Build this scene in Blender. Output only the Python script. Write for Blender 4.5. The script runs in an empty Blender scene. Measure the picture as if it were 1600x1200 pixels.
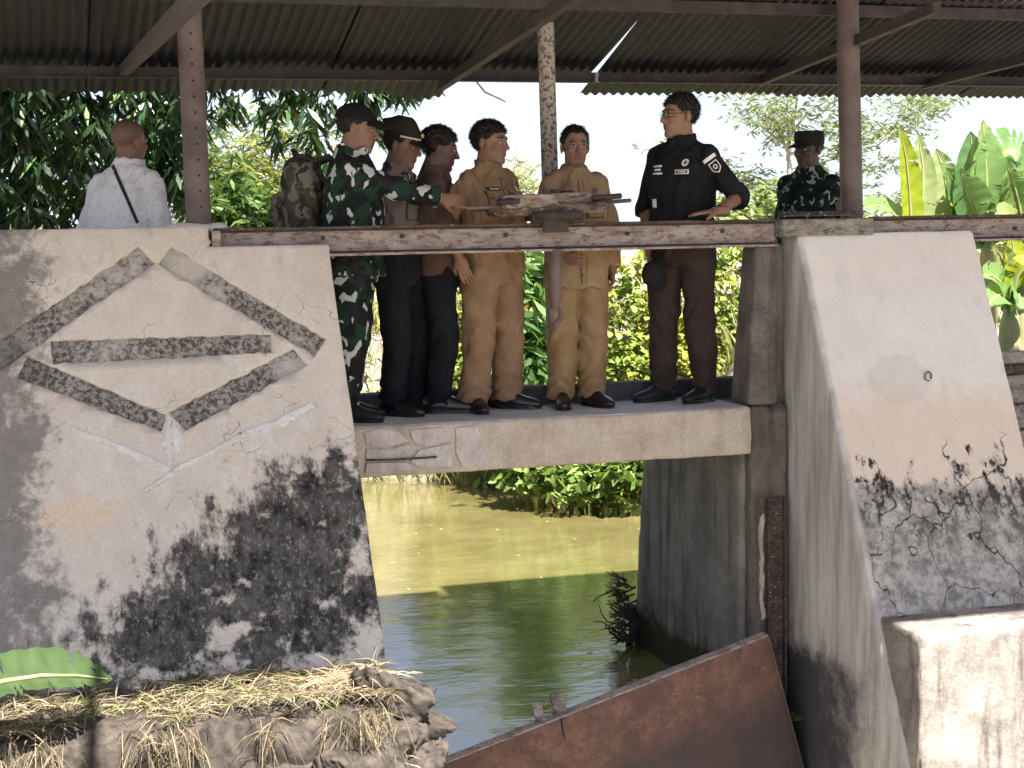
import bpy, bmesh, math, random
import numpy as np
from mathutils import Vector, Matrix, noise as mnoise
rad = math.radians
random.seed(7); RNG = np.random.default_rng(7)
sc = bpy.context.scene
COL = sc.collection

# ------------------------------------------------------------------ camera
FPX = 2500.0; HC = 1.045                       # focal length in px of a 1600 px wide frame, eye height above the deck
yaw, pit, rol = rad(16.5), rad(5.5), rad(1.0)
_F0 = np.array([math.sin(yaw), math.cos(yaw), 0.]); _R0 = np.array([math.cos(yaw), -math.sin(yaw), 0.]); _Z = np.array([0, 0, 1.])
_F = _F0*math.cos(pit) - _Z*math.sin(pit); _U0 = _F0*math.sin(pit) + _Z*math.cos(pit)
_R = _R0*math.cos(rol) - _U0*math.sin(rol); _U = _U0*math.cos(rol) + _R0*math.sin(rol)
CAM = np.array([0, 0, HC])
cd = bpy.data.cameras.new('camera'); cam = bpy.data.objects.new('camera', cd); COL.objects.link(cam)
cd.sensor_fit = 'HORIZONTAL'; cd.sensor_width = 36; cd.lens = 36*FPX/1600; cd.clip_end = 2000; cd.clip_start = .05
m = Matrix.Identity(4)
for i in range(3):
    m[i][0] = _R[i]; m[i][1] = _U[i]; m[i][2] = -_F[i]; m[i][3] = CAM[i]
cam.matrix_world = m
sc.camera = cam

# ------------------------------------------------------------------ light
SUN_EL, SUN_AZ = rad(60), rad(180-14)           # azimuth from +Y towards +X
w = bpy.data.worlds.new('World'); sc.world = w; w.use_nodes = True
nt = w.node_tree; nt.nodes.clear()
sky = nt.nodes.new('ShaderNodeTexSky'); sky.sky_type = 'NISHITA'; sky.sun_disc = False
sky.sun_elevation = SUN_EL; sky.sun_rotation = SUN_AZ; sky.air_density = 1.0; sky.dust_density = .8; sky.ozone_density = 1.2
bg = nt.nodes.new('ShaderNodeBackground'); bg.inputs['Strength'].default_value = 0.092
wo = nt.nodes.new('ShaderNodeOutputWorld')
veil = nt.nodes.new('ShaderNodeMix'); veil.data_type = 'RGBA'; veil.inputs[0].default_value = .85     # thin even cloud over the blue
veil.inputs[7].default_value = (2.35, 2.72, 3.3, 1); nt.links.new(sky.outputs[0], veil.inputs[6]); nt.links.new(veil.outputs[2], bg.inputs['Color']); nt.links.new(bg.outputs[0], wo.inputs['Surface'])
sd = bpy.data.lights.new('sun', 'SUN'); sun = bpy.data.objects.new('sun', sd); COL.objects.link(sun)
sd.energy = 5.0; sd.angle = rad(1.); sd.color = (1, .95, .86)
to_sun = Vector((math.sin(SUN_AZ)*math.cos(SUN_EL), math.cos(SUN_AZ)*math.cos(SUN_EL), math.sin(SUN_EL)))
sun.rotation_euler = to_sun.to_track_quat('Z', 'Y').to_euler()
vs = sc.view_settings; vs.view_transform = 'Standard'; vs.look = 'None'; vs.exposure = 2.05; vs.gamma = 1; vs.use_curve_mapping = False
vs.use_white_balance = True; vs.white_balance_temperature = 6350; vs.white_balance_tint = 14
cy = sc.cycles; cy.max_bounces = 6; cy.diffuse_bounces = 3; cy.glossy_bounces = 2; cy.transmission_bounces = 3; cy.transparent_max_bounces = 4
cy.use_adaptive_sampling = True; cy.adaptive_threshold = .03; cy.caustics_reflective = False; cy.caustics_refractive = False

# ------------------------------------------------------------------ survey helpers: where a sighted point of the place stands
def _ray(x, y): return _F + _R*(x-800)/FPX + _U*(600-y)/FPX
def WY(x, y, Y): d = _ray(x, y); return CAM + d*(Y/d[1])
def WX(x, y, X): d = _ray(x, y); return CAM + d*(X/d[0])
def WZ(x, y, z): d = _ray(x, y); return CAM + d*((z-HC)/d[2])
def WP(x, y, p0, n):
    d = _ray(x, y); n = np.array(n, float); return CAM + d*(np.dot(np.array(p0)-CAM, n)/np.dot(d, n))

# ------------------------------------------------------------------ material helper
class MT:
    def __init__(s, name, rough=.85, spec=.3):
        s.m = bpy.data.materials.new(name); s.m.use_nodes = True; s.t = s.m.node_tree
        s.b = s.t.nodes['Principled BSDF']; s.o = s.t.nodes['Material Output']
        s.b.inputs['Roughness'].default_value = rough; s.b.inputs['Specular IOR Level'].default_value = spec
        s._g = None
    def N(s, ty, **k):
        n = s.t.nodes.new(ty)
        for a, v in k.items(): setattr(n, a, v)
        return n
    def put(s, sock, v):
        if isinstance(v, bpy.types.NodeSocket): s.t.links.new(v, sock)
        elif isinstance(v, (tuple, list)) and sock.type == 'RGBA': sock.default_value = tuple(v)+(1,) if len(v) == 3 else v
        else: sock.default_value = v
    def pos(s):
        if s._g is None: s._g = s.N('ShaderNodeNewGeometry')
        return s._g.outputs['Position']
    def obj(s): return s.N('ShaderNodeTexCoord').outputs['Object']
    def xyz(s, v):
        n = s.N('ShaderNodeSeparateXYZ'); s.put(n.inputs[0], v); return n.outputs
    def scale(s, v, k):
        n = s.N('ShaderNodeVectorMath', operation='MULTIPLY'); s.put(n.inputs[0], v); n.inputs[1].default_value = k; return n.outputs[0]
    def noise(s, v, sc_, det=5, ro=.6, dist=0.):
        n = s.N('ShaderNodeTexNoise'); s.put(n.inputs['Vector'], v); n.inputs['Scale'].default_value = sc_
        n.inputs['Detail'].default_value = det; n.inputs['Roughness'].default_value = ro; n.inputs['Distortion'].default_value = dist
        return n.outputs[0]
    def vor(s, v, sc_, feat='F1', rnd=1.):
        n = s.N('ShaderNodeTexVoronoi', feature=feat); s.put(n.inputs['Vector'], v); n.inputs['Scale'].default_value = sc_
        n.inputs['Randomness'].default_value = rnd
        return n.outputs[0]
    def warp(s, v, sc_, amt):
        n = s.N('ShaderNodeTexNoise'); s.put(n.inputs['Vector'], v); n.inputs['Scale'].default_value = sc_; n.inputs['Detail'].default_value = 3
        a = s.N('ShaderNodeVectorMath', operation='SUBTRACT'); s.put(a.inputs[0], n.outputs[1]); a.inputs[1].default_value = (.5, .5, .5)
        b = s.N('ShaderNodeVectorMath', operation='SCALE'); s.put(b.inputs[0], a.outputs[0]); b.inputs['Scale'].default_value = amt
        c = s.N('ShaderNodeVectorMath', operation='ADD'); s.put(c.inputs[0], v); s.put(c.inputs[1], b.outputs[0]); return c.outputs[0]
    def ma(s, op, a, b=0., c=0.):
        n = s.N('ShaderNodeMath', operation=op)
        s.put(n.inputs[0], a); s.put(n.inputs[1], b); s.put(n.inputs[2], c); return n.outputs[0]
    def ss(s, v, a, b, lo=0., hi=1.):
        n = s.N('ShaderNodeMapRange', interpolation_type='SMOOTHSTEP'); s.put(n.inputs[0], v)
        n.inputs[1].default_value = a; n.inputs[2].default_value = b; n.inputs[3].default_value = lo; n.inputs[4].default_value = hi; return n.outputs[0]
    def mix(s, f, a, b, mode='MIX'):
        n = s.N('ShaderNodeMix', data_type='RGBA', blend_type=mode); s.put(n.inputs[0], f); s.put(n.inputs[6], a); s.put(n.inputs[7], b); return n.outputs[2]
    def attr(s, name='Col'): return s.N('ShaderNodeAttribute', attribute_name=name).outputs['Color']
    def base(s, v): s.put(s.b.inputs['Base Color'], v); return s
    def rough(s, v): s.put(s.b.inputs['Roughness'], v); return s
    def bump(s, h, st=.4, d=.01):
        n = s.N('ShaderNodeBump'); s.put(n.inputs['Height'], h); n.inputs['Strength'].default_value = st; n.inputs['Distance'].default_value = d
        s.t.links.new(n.outputs[0], s.b.inputs['Normal']); return s
M = {}

def simple(name, c1, c2, sc_=8., rough=.8, bst=.25, bsc=40., space='obj', spec=.3, metal=0.):
    t = MT(name, rough, spec); v = t.obj() if space == 'obj' else t.pos()
    t.base(t.mix(t.ss(t.noise(v, sc_, 6), .3, .7), c1, c2)); t.bump(t.noise(v, bsc, 5), bst, .006)
    t.b.inputs['Metallic'].default_value = metal
    M[name] = t.m; return t

# ---- plaster of the left pier
def mat_left():
    t = MT('pier_plaster', .9); p = t.pos(); X, Y, Zs = t.xyz(p)
    base = t.mix(t.noise(p, 3.2, 6, .6), (.48, .415, .345), (.70, .625, .54))
    base = t.mix(t.ss(t.noise(t.scale(p, (7, 7, 1.1)), 1.6, 5), .45, .75), base, (.64, .59, .52))
    sun_dapple = t.ss(t.ma('ADD', t.ma('MULTIPLY', t.ma('ABSOLUTE', t.ma('ADD', X, -.12)), -1.1), t.ma('ADD', t.noise(p, 3, 4), t.ma('MULTIPLY', t.ma('ABSOLUTE', t.ma('ADD', Zs, .28)), -2.0))), .1, .5)  # patch of dappled sunlight put into the plaster colour
    base = t.mix(sun_dapple, base, (.66, .5, .36))
    # black mould creeping up from the lower right
    z0 = t.ma('MULTIPLY_ADD', X, .62, -.80)
    st = t.noise(t.scale(p, (1, 1, .2)), 9, 8, .7)
    k = t.ma('ADD', t.ma('SUBTRACT', z0, Zs), t.ma('ADD', t.ma('MULTIPLY_ADD', t.noise(p, 5, 6, .65), .8, -.4), t.ma('MULTIPLY_ADD', st, 1.3, -.65)))
    mo = t.ss(k, -.04, .2)
    fl = t.ss(t.noise(t.scale(p, (1, 1, .6)), 40, 8, .78), .55, .64)
    dr = t.noise(t.scale(p, (1, 1, .12)), 26, 8, .75); dark = t.mix(t.ss(t.ma('ADD', t.ma('MULTIPLY', t.noise(p, 9, 9, .75), .6), t.ma('MULTIPLY', dr, .4)), .38, .62), (.012, .011, .0105), (.115, .106, .096))
    dark = t.mix(t.ma('MULTIPLY', fl, .75), dark, (.36, .335, .3))
    cut = t.ss(t.ma('ADD', t.noise(p, 4.2, 6, .65), t.ma('MULTIPLY', t.ma('ABSOLUTE', t.ma('ADD', Zs, .45)), -.28)), .30, .40)
    mo = t.ma('MULTIPLY', t.ma('MULTIPLY', mo, cut), t.ss(dr2 := t.noise(t.scale(p, (1, 1, .1)), 30, 8, .78), .30, .44, .55, 1.))
    base = t.mix(mo, base, dark)
    # greyed left end
    k2 = t.ma('ADD', t.ma('MULTIPLY', X, -1.), t.ma('ADD', t.ma('MULTIPLY_ADD', t.noise(p, 4, 7, .68), .9, -.42), t.ma('MULTIPLY_ADD', t.noise(p, 17, 5, .7), .5, -.25)))
    mo2 = t.ma('MULTIPLY', t.ss(k2, -.05, .16), .82)
    base = t.mix(mo2, base, t.mix(t.noise(p, 14, 5), (.05, .048, .046), (.24, .22, .2)))
    # dirty runs from the top, fine cracks
    run = t.ma('MULTIPLY', t.ss(t.noise(t.scale(p, (9, 9, .5)), 1.5, 5), .55, .8), t.ss(Zs, .25, 1.05))
    base = t.mix(t.ma('MULTIPLY', run, .4), base, (.25, .23, .2))
    cr = t.ss(t.vor(t.warp(p, 5, .35), 2.6, 'DISTANCE_TO_EDGE'), .0, .007, 1., 0.)
    base = t.mix(t.ma('MULTIPLY', cr, t.ss(t.noise(p, 2.3, 3), .5, .62)), base, (.1, .09, .08))
    base = t.mix(1., base, t.mix(t.ss(t.noise(p, 75, 9, .8), .32, .68), (.88, .88, .88), (1.1, 1.1, 1.1)), 'MULTIPLY')
    t.base(base); t.bump(t.ma('ADD', t.noise(p, 24, 10, .75), t.ma('MULTIPLY', mo, -.3)), .45, .012); M['pier_l'] = t.m
mat_left()
def mat_bar():
    t = MT('old_render', .92); p = t.pos(); X, Y, Zs = t.xyz(p)
    sp = t.ss(t.noise(p, 42, 8, .78), .44, .56); big = t.ss(t.ma('ADD', t.noise(p, 4.2, 7, .68), t.ma('MULTIPLY', Zs, -.12)), .25, .52)
    c = t.mix(t.ma('MULTIPLY', sp, t.ss(big, 0, 1, .12, 1.)), (.50, .455, .40), (.04, .036, .033))
    c = t.mix(t.ma('MULTIPLY', big, .5), c, (.085, .078, .07))
    lf = t.ss(t.ma('ADD', t.ma('MULTIPLY', X, -1.), t.ma('MULTIPLY_ADD', t.noise(p, 5, 4), .6, -.1)), .05, .45)
    c = t.mix(t.ma('MULTIPLY', lf, .6), c, (.09, .082, .075))
    cr = t.ss(t.vor(t.warp(p, 9, .2), 7, 'DISTANCE_TO_EDGE'), 0, .01, 1, 0)
    c = t.mix(t.ma('MULTIPLY', cr, .5), c, (.06, .055, .05))
    t.base(c); t.bump(t.noise(p, 60, 5, .7), .5, .01); M['bar'] = t.m
mat_bar()
def mat_right():
    t = MT('pier_paint', .85); p = t.pos(); X, Y, Zs = t.xyz(p)
    base = t.mix(t.noise(p, 2.4, 6, .6), (.62, .575, .525), (.80, .76, .71))
    base = t.mix(t.ma('MULTIPLY', t.ss(t.noise(t.scale(p, (8, 8, .7)), 1.4, 5), .5, .8), .35), base, (.45, .42, .38))
    n1 = t.noise(p, 5.5, 6, .65); n2 = t.noise(t.scale(p, (1, 1, .3)), 12, 5, .65)
    wz = t.ma('ADD', t.ma('MULTIPLY_ADD', n1, .4, -.2), Zs)
    sun_dapple = t.ma('MULTIPLY', t.ss(wz, .22, -.05), t.ss(wz, -.75, -.35))  # warm band: sun dapple tinted into the paint colour
    base = t.mix(t.ma('MULTIPLY', sun_dapple, .6), base, (.62, .47, .34))
    k = t.ma('ADD', t.ma('MULTIPLY_ADD', Zs, -1., -.30), t.ma('ADD', t.ma('MULTIPLY_ADD', n1, .7, -.35), t.ma('MULTIPLY_ADD', n2, .7, -.35)))
    low = t.ss(k, -.02, .16)
    grey = t.mix(t.ss(t.noise(p, 11, 9, .75), .36, .64), (.10, .092, .082), (.42, .39, .35)); grey = t.mix(t.ss(t.noise(t.scale(p, (6, 6, 1)), 3.2, 7, .7), .52, .7), grey, (.07, .065, .06))
    base = t.mix(t.ma('MULTIPLY', low, .9), base, grey)
    band = t.ma('MULTIPLY', t.ss(t.ma('ADD', Zs, t.ma('MULTIPLY_ADD', n1, .5, -.25)), -.95, -.38), t.ss(k, -.02, .08))
    blk = t.ma('MULTIPLY', band, t.ss(t.ma('ADD', n2, t.ma('MULTIPLY_ADD', t.noise(p, 30, 5, .7), .5, -.25)), .49, .60))
    base = t.mix(blk, base, (.022, .02, .019))
    cr = t.ss(t.vor(t.warp(t.scale(p, (1, 1, .75)), 5, .3), 2.6, 'DISTANCE_TO_EDGE'), 0, .016, 1, 0)
    crm = t.ma('MULTIPLY', cr, t.ss(t.noise(p, 3.1, 3), .34, .48)); crm = t.ma('MULTIPLY', crm, t.ss(Zs, -.1, -.28))
    base = t.mix(crm, base, (.025, .023, .02))
    pc = WP(1405, 592, (0, 8.47, .995), (0, -1, .455)); ex_ = t.ma('MULTIPLY', t.ma('ADD', X, -float(pc[0])), 5.2); ez_ = t.ma('MULTIPLY', t.ma('ADD', Zs, -float(pc[2])), 7.2)
    el = t.ma('ADD', t.ma('ADD', t.ma('MULTIPLY', ex_, ex_), t.ma('MULTIPLY', ez_, ez_)), t.ma('MULTIPLY_ADD', t.noise(p, 9, 5), 1.2, -.6))
    base = t.mix(t.ss(el, 1.1, .85, 0., .22), base, (.45, .43, .41))
    sm = t.ss(t.noise(t.scale(p, (1, 1, .55)), 13, 8, .75), .66, .72); base = t.mix(t.ma('MULTIPLY', sm, .55), base, (.3, .27, .24))
    # inner cheek: greyer, streaked by runoff
    side = t.ss(X, 4.30, 4.262)
    sk = t.noise(t.scale(p, (1, 3, .35)), 4, 7, .6)
    sc2 = t.mix(t.ss(sk, .25, .75), (.30, .28, .25), (.60, .57, .53))
    sc2 = t.mix(t.ss(t.noise(t.scale(p, (1, 22, .8)), 2, 4), .62, .72), sc2, (.56, .54, .51))
    sc2 = t.mix(t.ma('MULTIPLY', t.ss(t.ma('ADD', Zs, t.ma('MULTIPLY', n1, .5)), -1.05, -1.25), t.ss(t.ma('ADD', Y, t.ma('MULTIPLY_ADD', t.noise(p, 3, 7, .7), 1.4, -.7)), 7.5, 8.1)), sc2, (.055, .055, .065))
    base = t.mix(side, base, sc2)
    base = t.mix(1., base, t.mix(t.ss(t.noise(p, 75, 9, .8), .32, .68), (.94, .94, .94), (1.06, 1.06, 1.06)), 'MULTIPLY')
    t.base(base); t.bump(t.ma('SUBTRACT', t.noise(p, 22, 10, .75), t.ma('MULTIPLY', t.ma('ADD', crm, blk), .5)), .4, .012); M['pier_r'] = t.m
mat_right()
def mat_conc(name, a, b, stain, amt, sc_=4., runs=1.):
    t = MT(name, .9); p = t.pos()
    c = t.mix(t.ss(t.noise(p, sc_, 7, .65), .3, .7), a, b)
    c = t.mix(t.ma('MULTIPLY', t.ss(t.noise(t.scale(p, (5, 5, .6*runs)), 2.2, 6), .48, .72), amt), c, stain)
    c = t.mix(t.ma('MULTIPLY', t.ss(t.noise(p, 28, 6, .7), .55, .7), .35), c, stain)
    c = t.mix(1., c, t.mix(t.ss(t.noise(p, 80, 8, .8), .32, .68), (.82, .82, .82), (1.12, 1.12, 1.12)), 'MULTIPLY')
    if name == 'wall_dark':                        # slimy tide line above the water
        Zs = t.xyz(p)[2]; c = t.mix(t.ss(t.ma('ADD', Zs, t.ma('MULTIPLY_ADD', t.noise(p, 6, 6), .35, -.17)), -1.48, -1.66), c, (.035, .034, .018))
    t.base(c); t.bump(t.noise(p, 26, 7, .7), .5, .012); M[name] = t.m
mat_conc('deck_conc', (.40, .33, .265), (.54, .465, .39), (.26, .22, .18), .6)
mat_conc('deck_top', (.40, .40, .40), (.55, .55, .55), (.2, .2, .2), .4)
mat_conc('patch_conc', (.42, .37, .34), (.56, .51, .47), (.24, .2, .18), .5, 9)
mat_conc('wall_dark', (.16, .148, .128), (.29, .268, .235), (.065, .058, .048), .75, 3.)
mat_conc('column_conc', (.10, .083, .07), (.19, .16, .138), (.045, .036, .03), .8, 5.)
mat_conc('ledge_conc', (.17, .15, .13), (.36, .32, .275), (.06, .053, .047), .9, 5.)
mat_conc('kerb_dark', (.045, .045, .04), (.10, .098, .09), (.03, .03, .028), .5)
mat_conc('rock', (.026, .022, .018), (.10, .082, .064), (.014, .012, .010), .9, 14.)
mat_conc('pale_render', (.58, .55, .52), (.7, .67, .63), (.46, .42, .38), .4, 12)
def mat_beam(name, paint1, paint2, rust):
    t = MT(name, .75); p = t.pos()
    v = t.scale(p, (1, 1, 2.6))
    c = t.mix(t.ss(t.noise(v, 6, 7, .7), .35, .62), paint1, paint2)
    c = t.mix(t.ma('MULTIPLY', t.ss(t.noise(v, 13, 9, .78), .51, .58), .9), c, rust)
    c = t.mix(t.ss(t.noise(v, 30, 9, .78), .585, .63), c, (.55, .5, .47))
    c = t.mix(t.ma('MULTIPLY', t.ss(t.noise(t.scale(p, (.7, 1, 14)), 5, 5), .55, .7), .35), c, (.12, .09, .075))
    t.base(c); t.bump(t.noise(v, 30, 7, .7), .5, .006); M[name] = t.m
mat_beam('beam', (.24, .185, .155), (.37, .31, .275), (.15, .085, .062))
mat_beam('beam_dark', (.045, .032, .027), (.10, .07, .058), (.035, .022, .018))
mat_beam('hoist_paint', (.42, .36, .31), (.16, .10, .075), (.06, .034, .026)); mat_beam('hoist_rust', (.10, .062, .046), (.17, .12, .095), (.035, .022, .018))
mat_beam('timber', (.16, .14, .12), (.30, .27, .24), (.08, .065, .055))
def mat_plate():
    t = MT('rust_plate', .7, .4); p = t.pos(); X, Y, Zs = t.xyz(p)
    c = t.mix(t.ss(t.noise(p, 4, 9, .75), .36, .64), (.10, .052, .04), (.21, .11, .078)); c = t.mix(t.ma('MULTIPLY', t.ss(t.noise(p, 17, 8, .75), .48, .62), .7), c, (.10, .05, .038))
    c = t.mix(t.ss(t.noise(p, 26, 6, .7), .6, .7), c, (.34, .2, .14))
    low = t.ss(t.ma('ADD', t.ma('ADD', Zs, t.ma('MULTIPLY', X, -.30)), t.ma('MULTIPLY_ADD', t.noise(p, 5, 5), .3, -.15)), -2.72, -2.98)
    c = t.mix(t.ma('MULTIPLY', low, .8), c, (.05, .04, .042))
    c = t.mix(t.ma('MULTIPLY', t.ss(t.noise(t.scale(p, (6, 6, 1)), 3, 5), .6, .75), .45), c, (.06, .035, .03))
    t.base(c); t.bump(t.noise(p, 45, 7, .75), .6, .006); M['plate'] = t.m
mat_plate()
simple('pipe', (.09, .066, .06), (.155, .117, .106), 5, .6, .15, 60, spec=.35)
def mat_speck():
    t = MT('flaked_pipe', .7); p = t.obj()
    c = t.mix(t.ss(t.noise(t.warp(p, 30, .03), 42, 4, .6), .50, .57), (.40, .35, .30), (.12, .09, .075))
    t.base(c); t.bump(t.noise(p, 42, 4), .4, .004); M['pipe_speck'] = t.m
mat_speck()
simple('dark_iron', (.03, .022, .02), (.075, .05, .04), 14, .6, .4, 50)
simple('roof_sheet', (.013, .0125, .017), (.026, .0245, .032), 2.2, .55, .15, 30, 'pos', .4)
simple('roof_steel', (.034, .027, .027), (.066, .05, .048), 9, .6, .3, 40, 'pos')
t = simple('pale_sheet', (.46, .36, .345), (.60, .50, .48), 5, .6, .2, 30, 'pos')
tl = t.N('ShaderNodeBsdfTranslucent'); tl.inputs['Color'].default_value = (.62, .48, .46, 1)
mx = t.N('ShaderNodeMixShader'); mx.inputs[0].default_value = .15
t.t.links.new(t.b.outputs[0], mx.inputs[1]); t.t.links.new(tl.outputs[0], mx.inputs[2]); t.t.links.new(mx.outputs[0], t.o.inputs['Surface'])
simple('black_hole', (.006, .006, .006), (.01, .01, .01))

# foliage: colour varies leaf by leaf, light also comes through the blade
def leafmat(name, tr=.35, rough=.5, spec=.35, vein=False):
    t = MT(name, rough, spec); c = t.attr('Col')
    if vein:
        u = t.attr('uvw'); X, Y, Zs = t.xyz(u)
        st = t.ss(t.ma('SINE', t.ma('MULTIPLY', X, 95.)), -.2, 1.)
        c = t.mix(t.ma('MULTIPLY', st, .07), c, (.34, .42, .10))
        c = t.mix(t.ss(t.ma('ABSOLUTE', Y), .07, .035), c, (.36, .44, .16))
        c = t.mix(t.ma('MULTIPLY', t.ss(t.noise(t.obj(), 6, 5), .6, .75), .35), c, (.26, .2, .05))
    t.base(c)
    tl = t.N('ShaderNodeBsdfTranslucent'); t.put(tl.inputs['Color'], t.mix(.35, c, (.28, .36, .03)))
    mx = t.N('ShaderNodeMixShader'); mx.inputs[0].default_value = tr
    t.t.links.new(t.b.outputs[0], mx.inputs[1]); t.t.links.new(tl.outputs[0], mx.inputs[2]); t.t.links.new(mx.outputs[0], t.o.inputs['Surface'])
    M[name] = t.m
leafmat('leaf_mango', .28, .38, .5); leafmat('leaf', .38, .5); leafmat('leaf_banana', .45, .42, .45, True); leafmat('straw', .2, .8, .15)
simple('bark', (.10, .075, .055), (.19, .15, .115), 9, .9, .6, 25)
simple('bark_pale', (.26, .23, .2), (.36, .33, .29), 9, .9, .4, 25)
simple('stem_banana', (.20, .24, .09), (.32, .27, .15), 6, .6, .3, 20)
simple('deadwood', (.045, .03, .024), (.10, .07, .055), 18, .9, .5, 60)

# ------------------------------------------------------------------ mesh helpers
def link(name, me, mat, parent=None):
    o = bpy.data.objects.new(name, me); COL.objects.link(o)
    if mat is not None and not me.materials: me.materials.append(M[mat] if isinstance(mat, str) else mat)
    if parent is not None: o.parent = parent
    return o
def tag(o, label=None, cat=None, group=None, kind=None):
    if label: o['label'] = label
    if cat: o['category'] = cat
    if group: o['group'] = group
    if kind: o['kind'] = kind
    return o
def empty(name, loc, rz=0.):
    o = bpy.data.objects.new(name, None); COL.objects.link(o); o.location = Vector(loc); o.rotation_euler = (0, 0, rz); o.empty_display_size = .1; return o
def quads(V, F, smooth=True, attrs=None):
    V = np.asarray(V, np.float32).reshape(-1, 3); F = np.asarray(F, np.int32); k = F.shape[1]; n = len(F)
    me = bpy.data.meshes.new('m'); me.vertices.add(len(V)); me.vertices.foreach_set('co', V.ravel())
    me.loops.add(n*k); me.loops.foreach_set('vertex_index', F.ravel()); me.polygons.add(n)
    me.polygons.foreach_set('loop_start', np.arange(0, n*k, k, dtype=np.int32))
    if smooth: me.polygons.foreach_set('use_smooth', np.ones(n, bool))
    for nm, (ty, arr) in (attrs or {}).items():
        a = me.attributes.new(nm, ty, 'POINT')
        if ty == 'FLOAT_COLOR': a.data.foreach_set('color', np.concatenate([arr, np.ones((len(arr), 1))], 1).astype(np.float32).ravel())
        else: a.data.foreach_set('vector', np.asarray(arr, np.float32).ravel())
    me.update(calc_edges=True); return me
class MB:                                      # collects boxes, tubes ... into ONE mesh
    def __init__(s): s.v = []; s.f = []; s.sm = []
    def add(s, V, F, sm=False):
        k = len(s.v); s.v += [tuple(float(q) for q in p) for p in V]; s.f += [tuple(i+k for i in f) for f in F]; s.sm += [sm]*len(F); return s
    def box(s, c, h, R=None, bev=0.):
        c = Vector(c); h = Vector(h)
        if bev <= 0:
            V = [Vector((sx*h.x, sy*h.y, sz*h.z)) for sx in (-1, 1) for sy in (-1, 1) for sz in (-1, 1)]
            F = [(0, 1, 3, 2), (4, 6, 7, 5), (0, 4, 5, 1), (2, 3, 7, 6), (0, 2, 6, 4), (1, 5, 7, 3)]
        else:
            V = []; F = []
            idx = {}
            for sx in (-1, 1):
                for sy in (-1, 1):
                    for sz in (-1, 1):
                        for ax in range(3):
                            q = [sx*(h.x-bev), sy*(h.y-bev), sz*(h.z-bev)]; q[ax] = (sx, sy, sz)[ax]*h[ax]
                            idx[(sx, sy, sz, ax)] = len(V); V.append(Vector(q))
            for ax in range(3):
                o = [a for a in range(3) if a != ax]
                for sg in (-1, 1):
                    l = []
                    for (p, q) in ((-1, -1), (1, -1), (1, 1), (-1, 1)):
                        k = [0, 0, 0]; k[ax] = sg; k[o[0]] = p; k[o[1]] = q; l.append(idx[(*k, ax)])
                    F.append(tuple(l))
                for p in (-1, 1):
                    for q in (-1, 1):
                        k0 = [0, 0, 0]; k0[ax] = -1; k0[o[0]] = p; k0[o[1]] = q; k1 = list(k0); k1[ax] = 1
                        F.append((idx[(*k0, o[0])], idx[(*k1, o[0])], idx[(*k1, o[1])], idx[(*k0, o[1])]))
            for sx in (-1, 1):
                for sy in (-1, 1):
                    for sz in (-1, 1): F.append(tuple(idx[(sx, sy, sz, a)] for a in range(3)))
        if R is not None: V = [R @ v for v in V]
        return s.add([v+c for v in V], F)
    def beam(s, a, b, wx, wz, up=(0, 0, 1), bev=0.):
        a = Vector(a); b = Vector(b); d = b-a; y = d.normalized(); x = y.cross(Vector(up)).normalized(); z = x.cross(y)
        R = Matrix((x, y, z)).transposed()
        return s.box((a+b)/2, (wx/2, d.length/2, wz/2), R, bev)
    def tube(s, pts, rs, n=10, cap=True):
        pts = [Vector(p) for p in pts]
        if not hasattr(rs, '__len__'): rs = [rs]*len(pts)
        V = []; F = []; prev = None
        for i, p in enumerate(pts):
            d = (pts[min(i+1, len(pts)-1)]-pts[max(i-1, 0)]).normalized()
            x = (prev - d*prev.dot(d)) if prev is not None else d.orthogonal()
            x.normalize(); prev = x; y = d.cross(x)
            for k in range(n):
                a = 2*math.pi*k/n; V.append(p + (x*math.cos(a)+y*math.sin(a))*rs[i])
        for i in range(len(pts)-1):
            for k in range(n): F.append((i*n+k, i*n+(k+1) % n, (i+1)*n+(k+1) % n, (i+1)*n+k))
        k0 = len(s.f); s.add(V, F, True)
        if cap: s.add(V[:n], [tuple(range(n))[::-1]]); s.add(V[-n:], [tuple(range(n))])
        return s
    def build(s, name, mat, parent=None, loc=None):
        me = bpy.data.meshes.new(name)
        v = s.v if loc is None else [(p[0]-loc[0], p[1]-loc[1], p[2]-loc[2]) for p in s.v]
        me.from_pydata(v, [], s.f); me.polygons.foreach_set('use_smooth', s.sm)
        bm = bmesh.new(); bm.from_mesh(me); bmesh.ops.recalc_face_normals(bm, faces=bm.faces); bm.to_mesh(me); bm.free(); me.update()
        o = link(name, me, mat, parent)
        if loc is not None: o.location = loc
        return o
def fbm(p, f, oct_=4):
    return mnoise.fractal(Vector((p[0]*f, p[1]*f, p[2]*f)), .9, 2.1, oct_)
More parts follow.
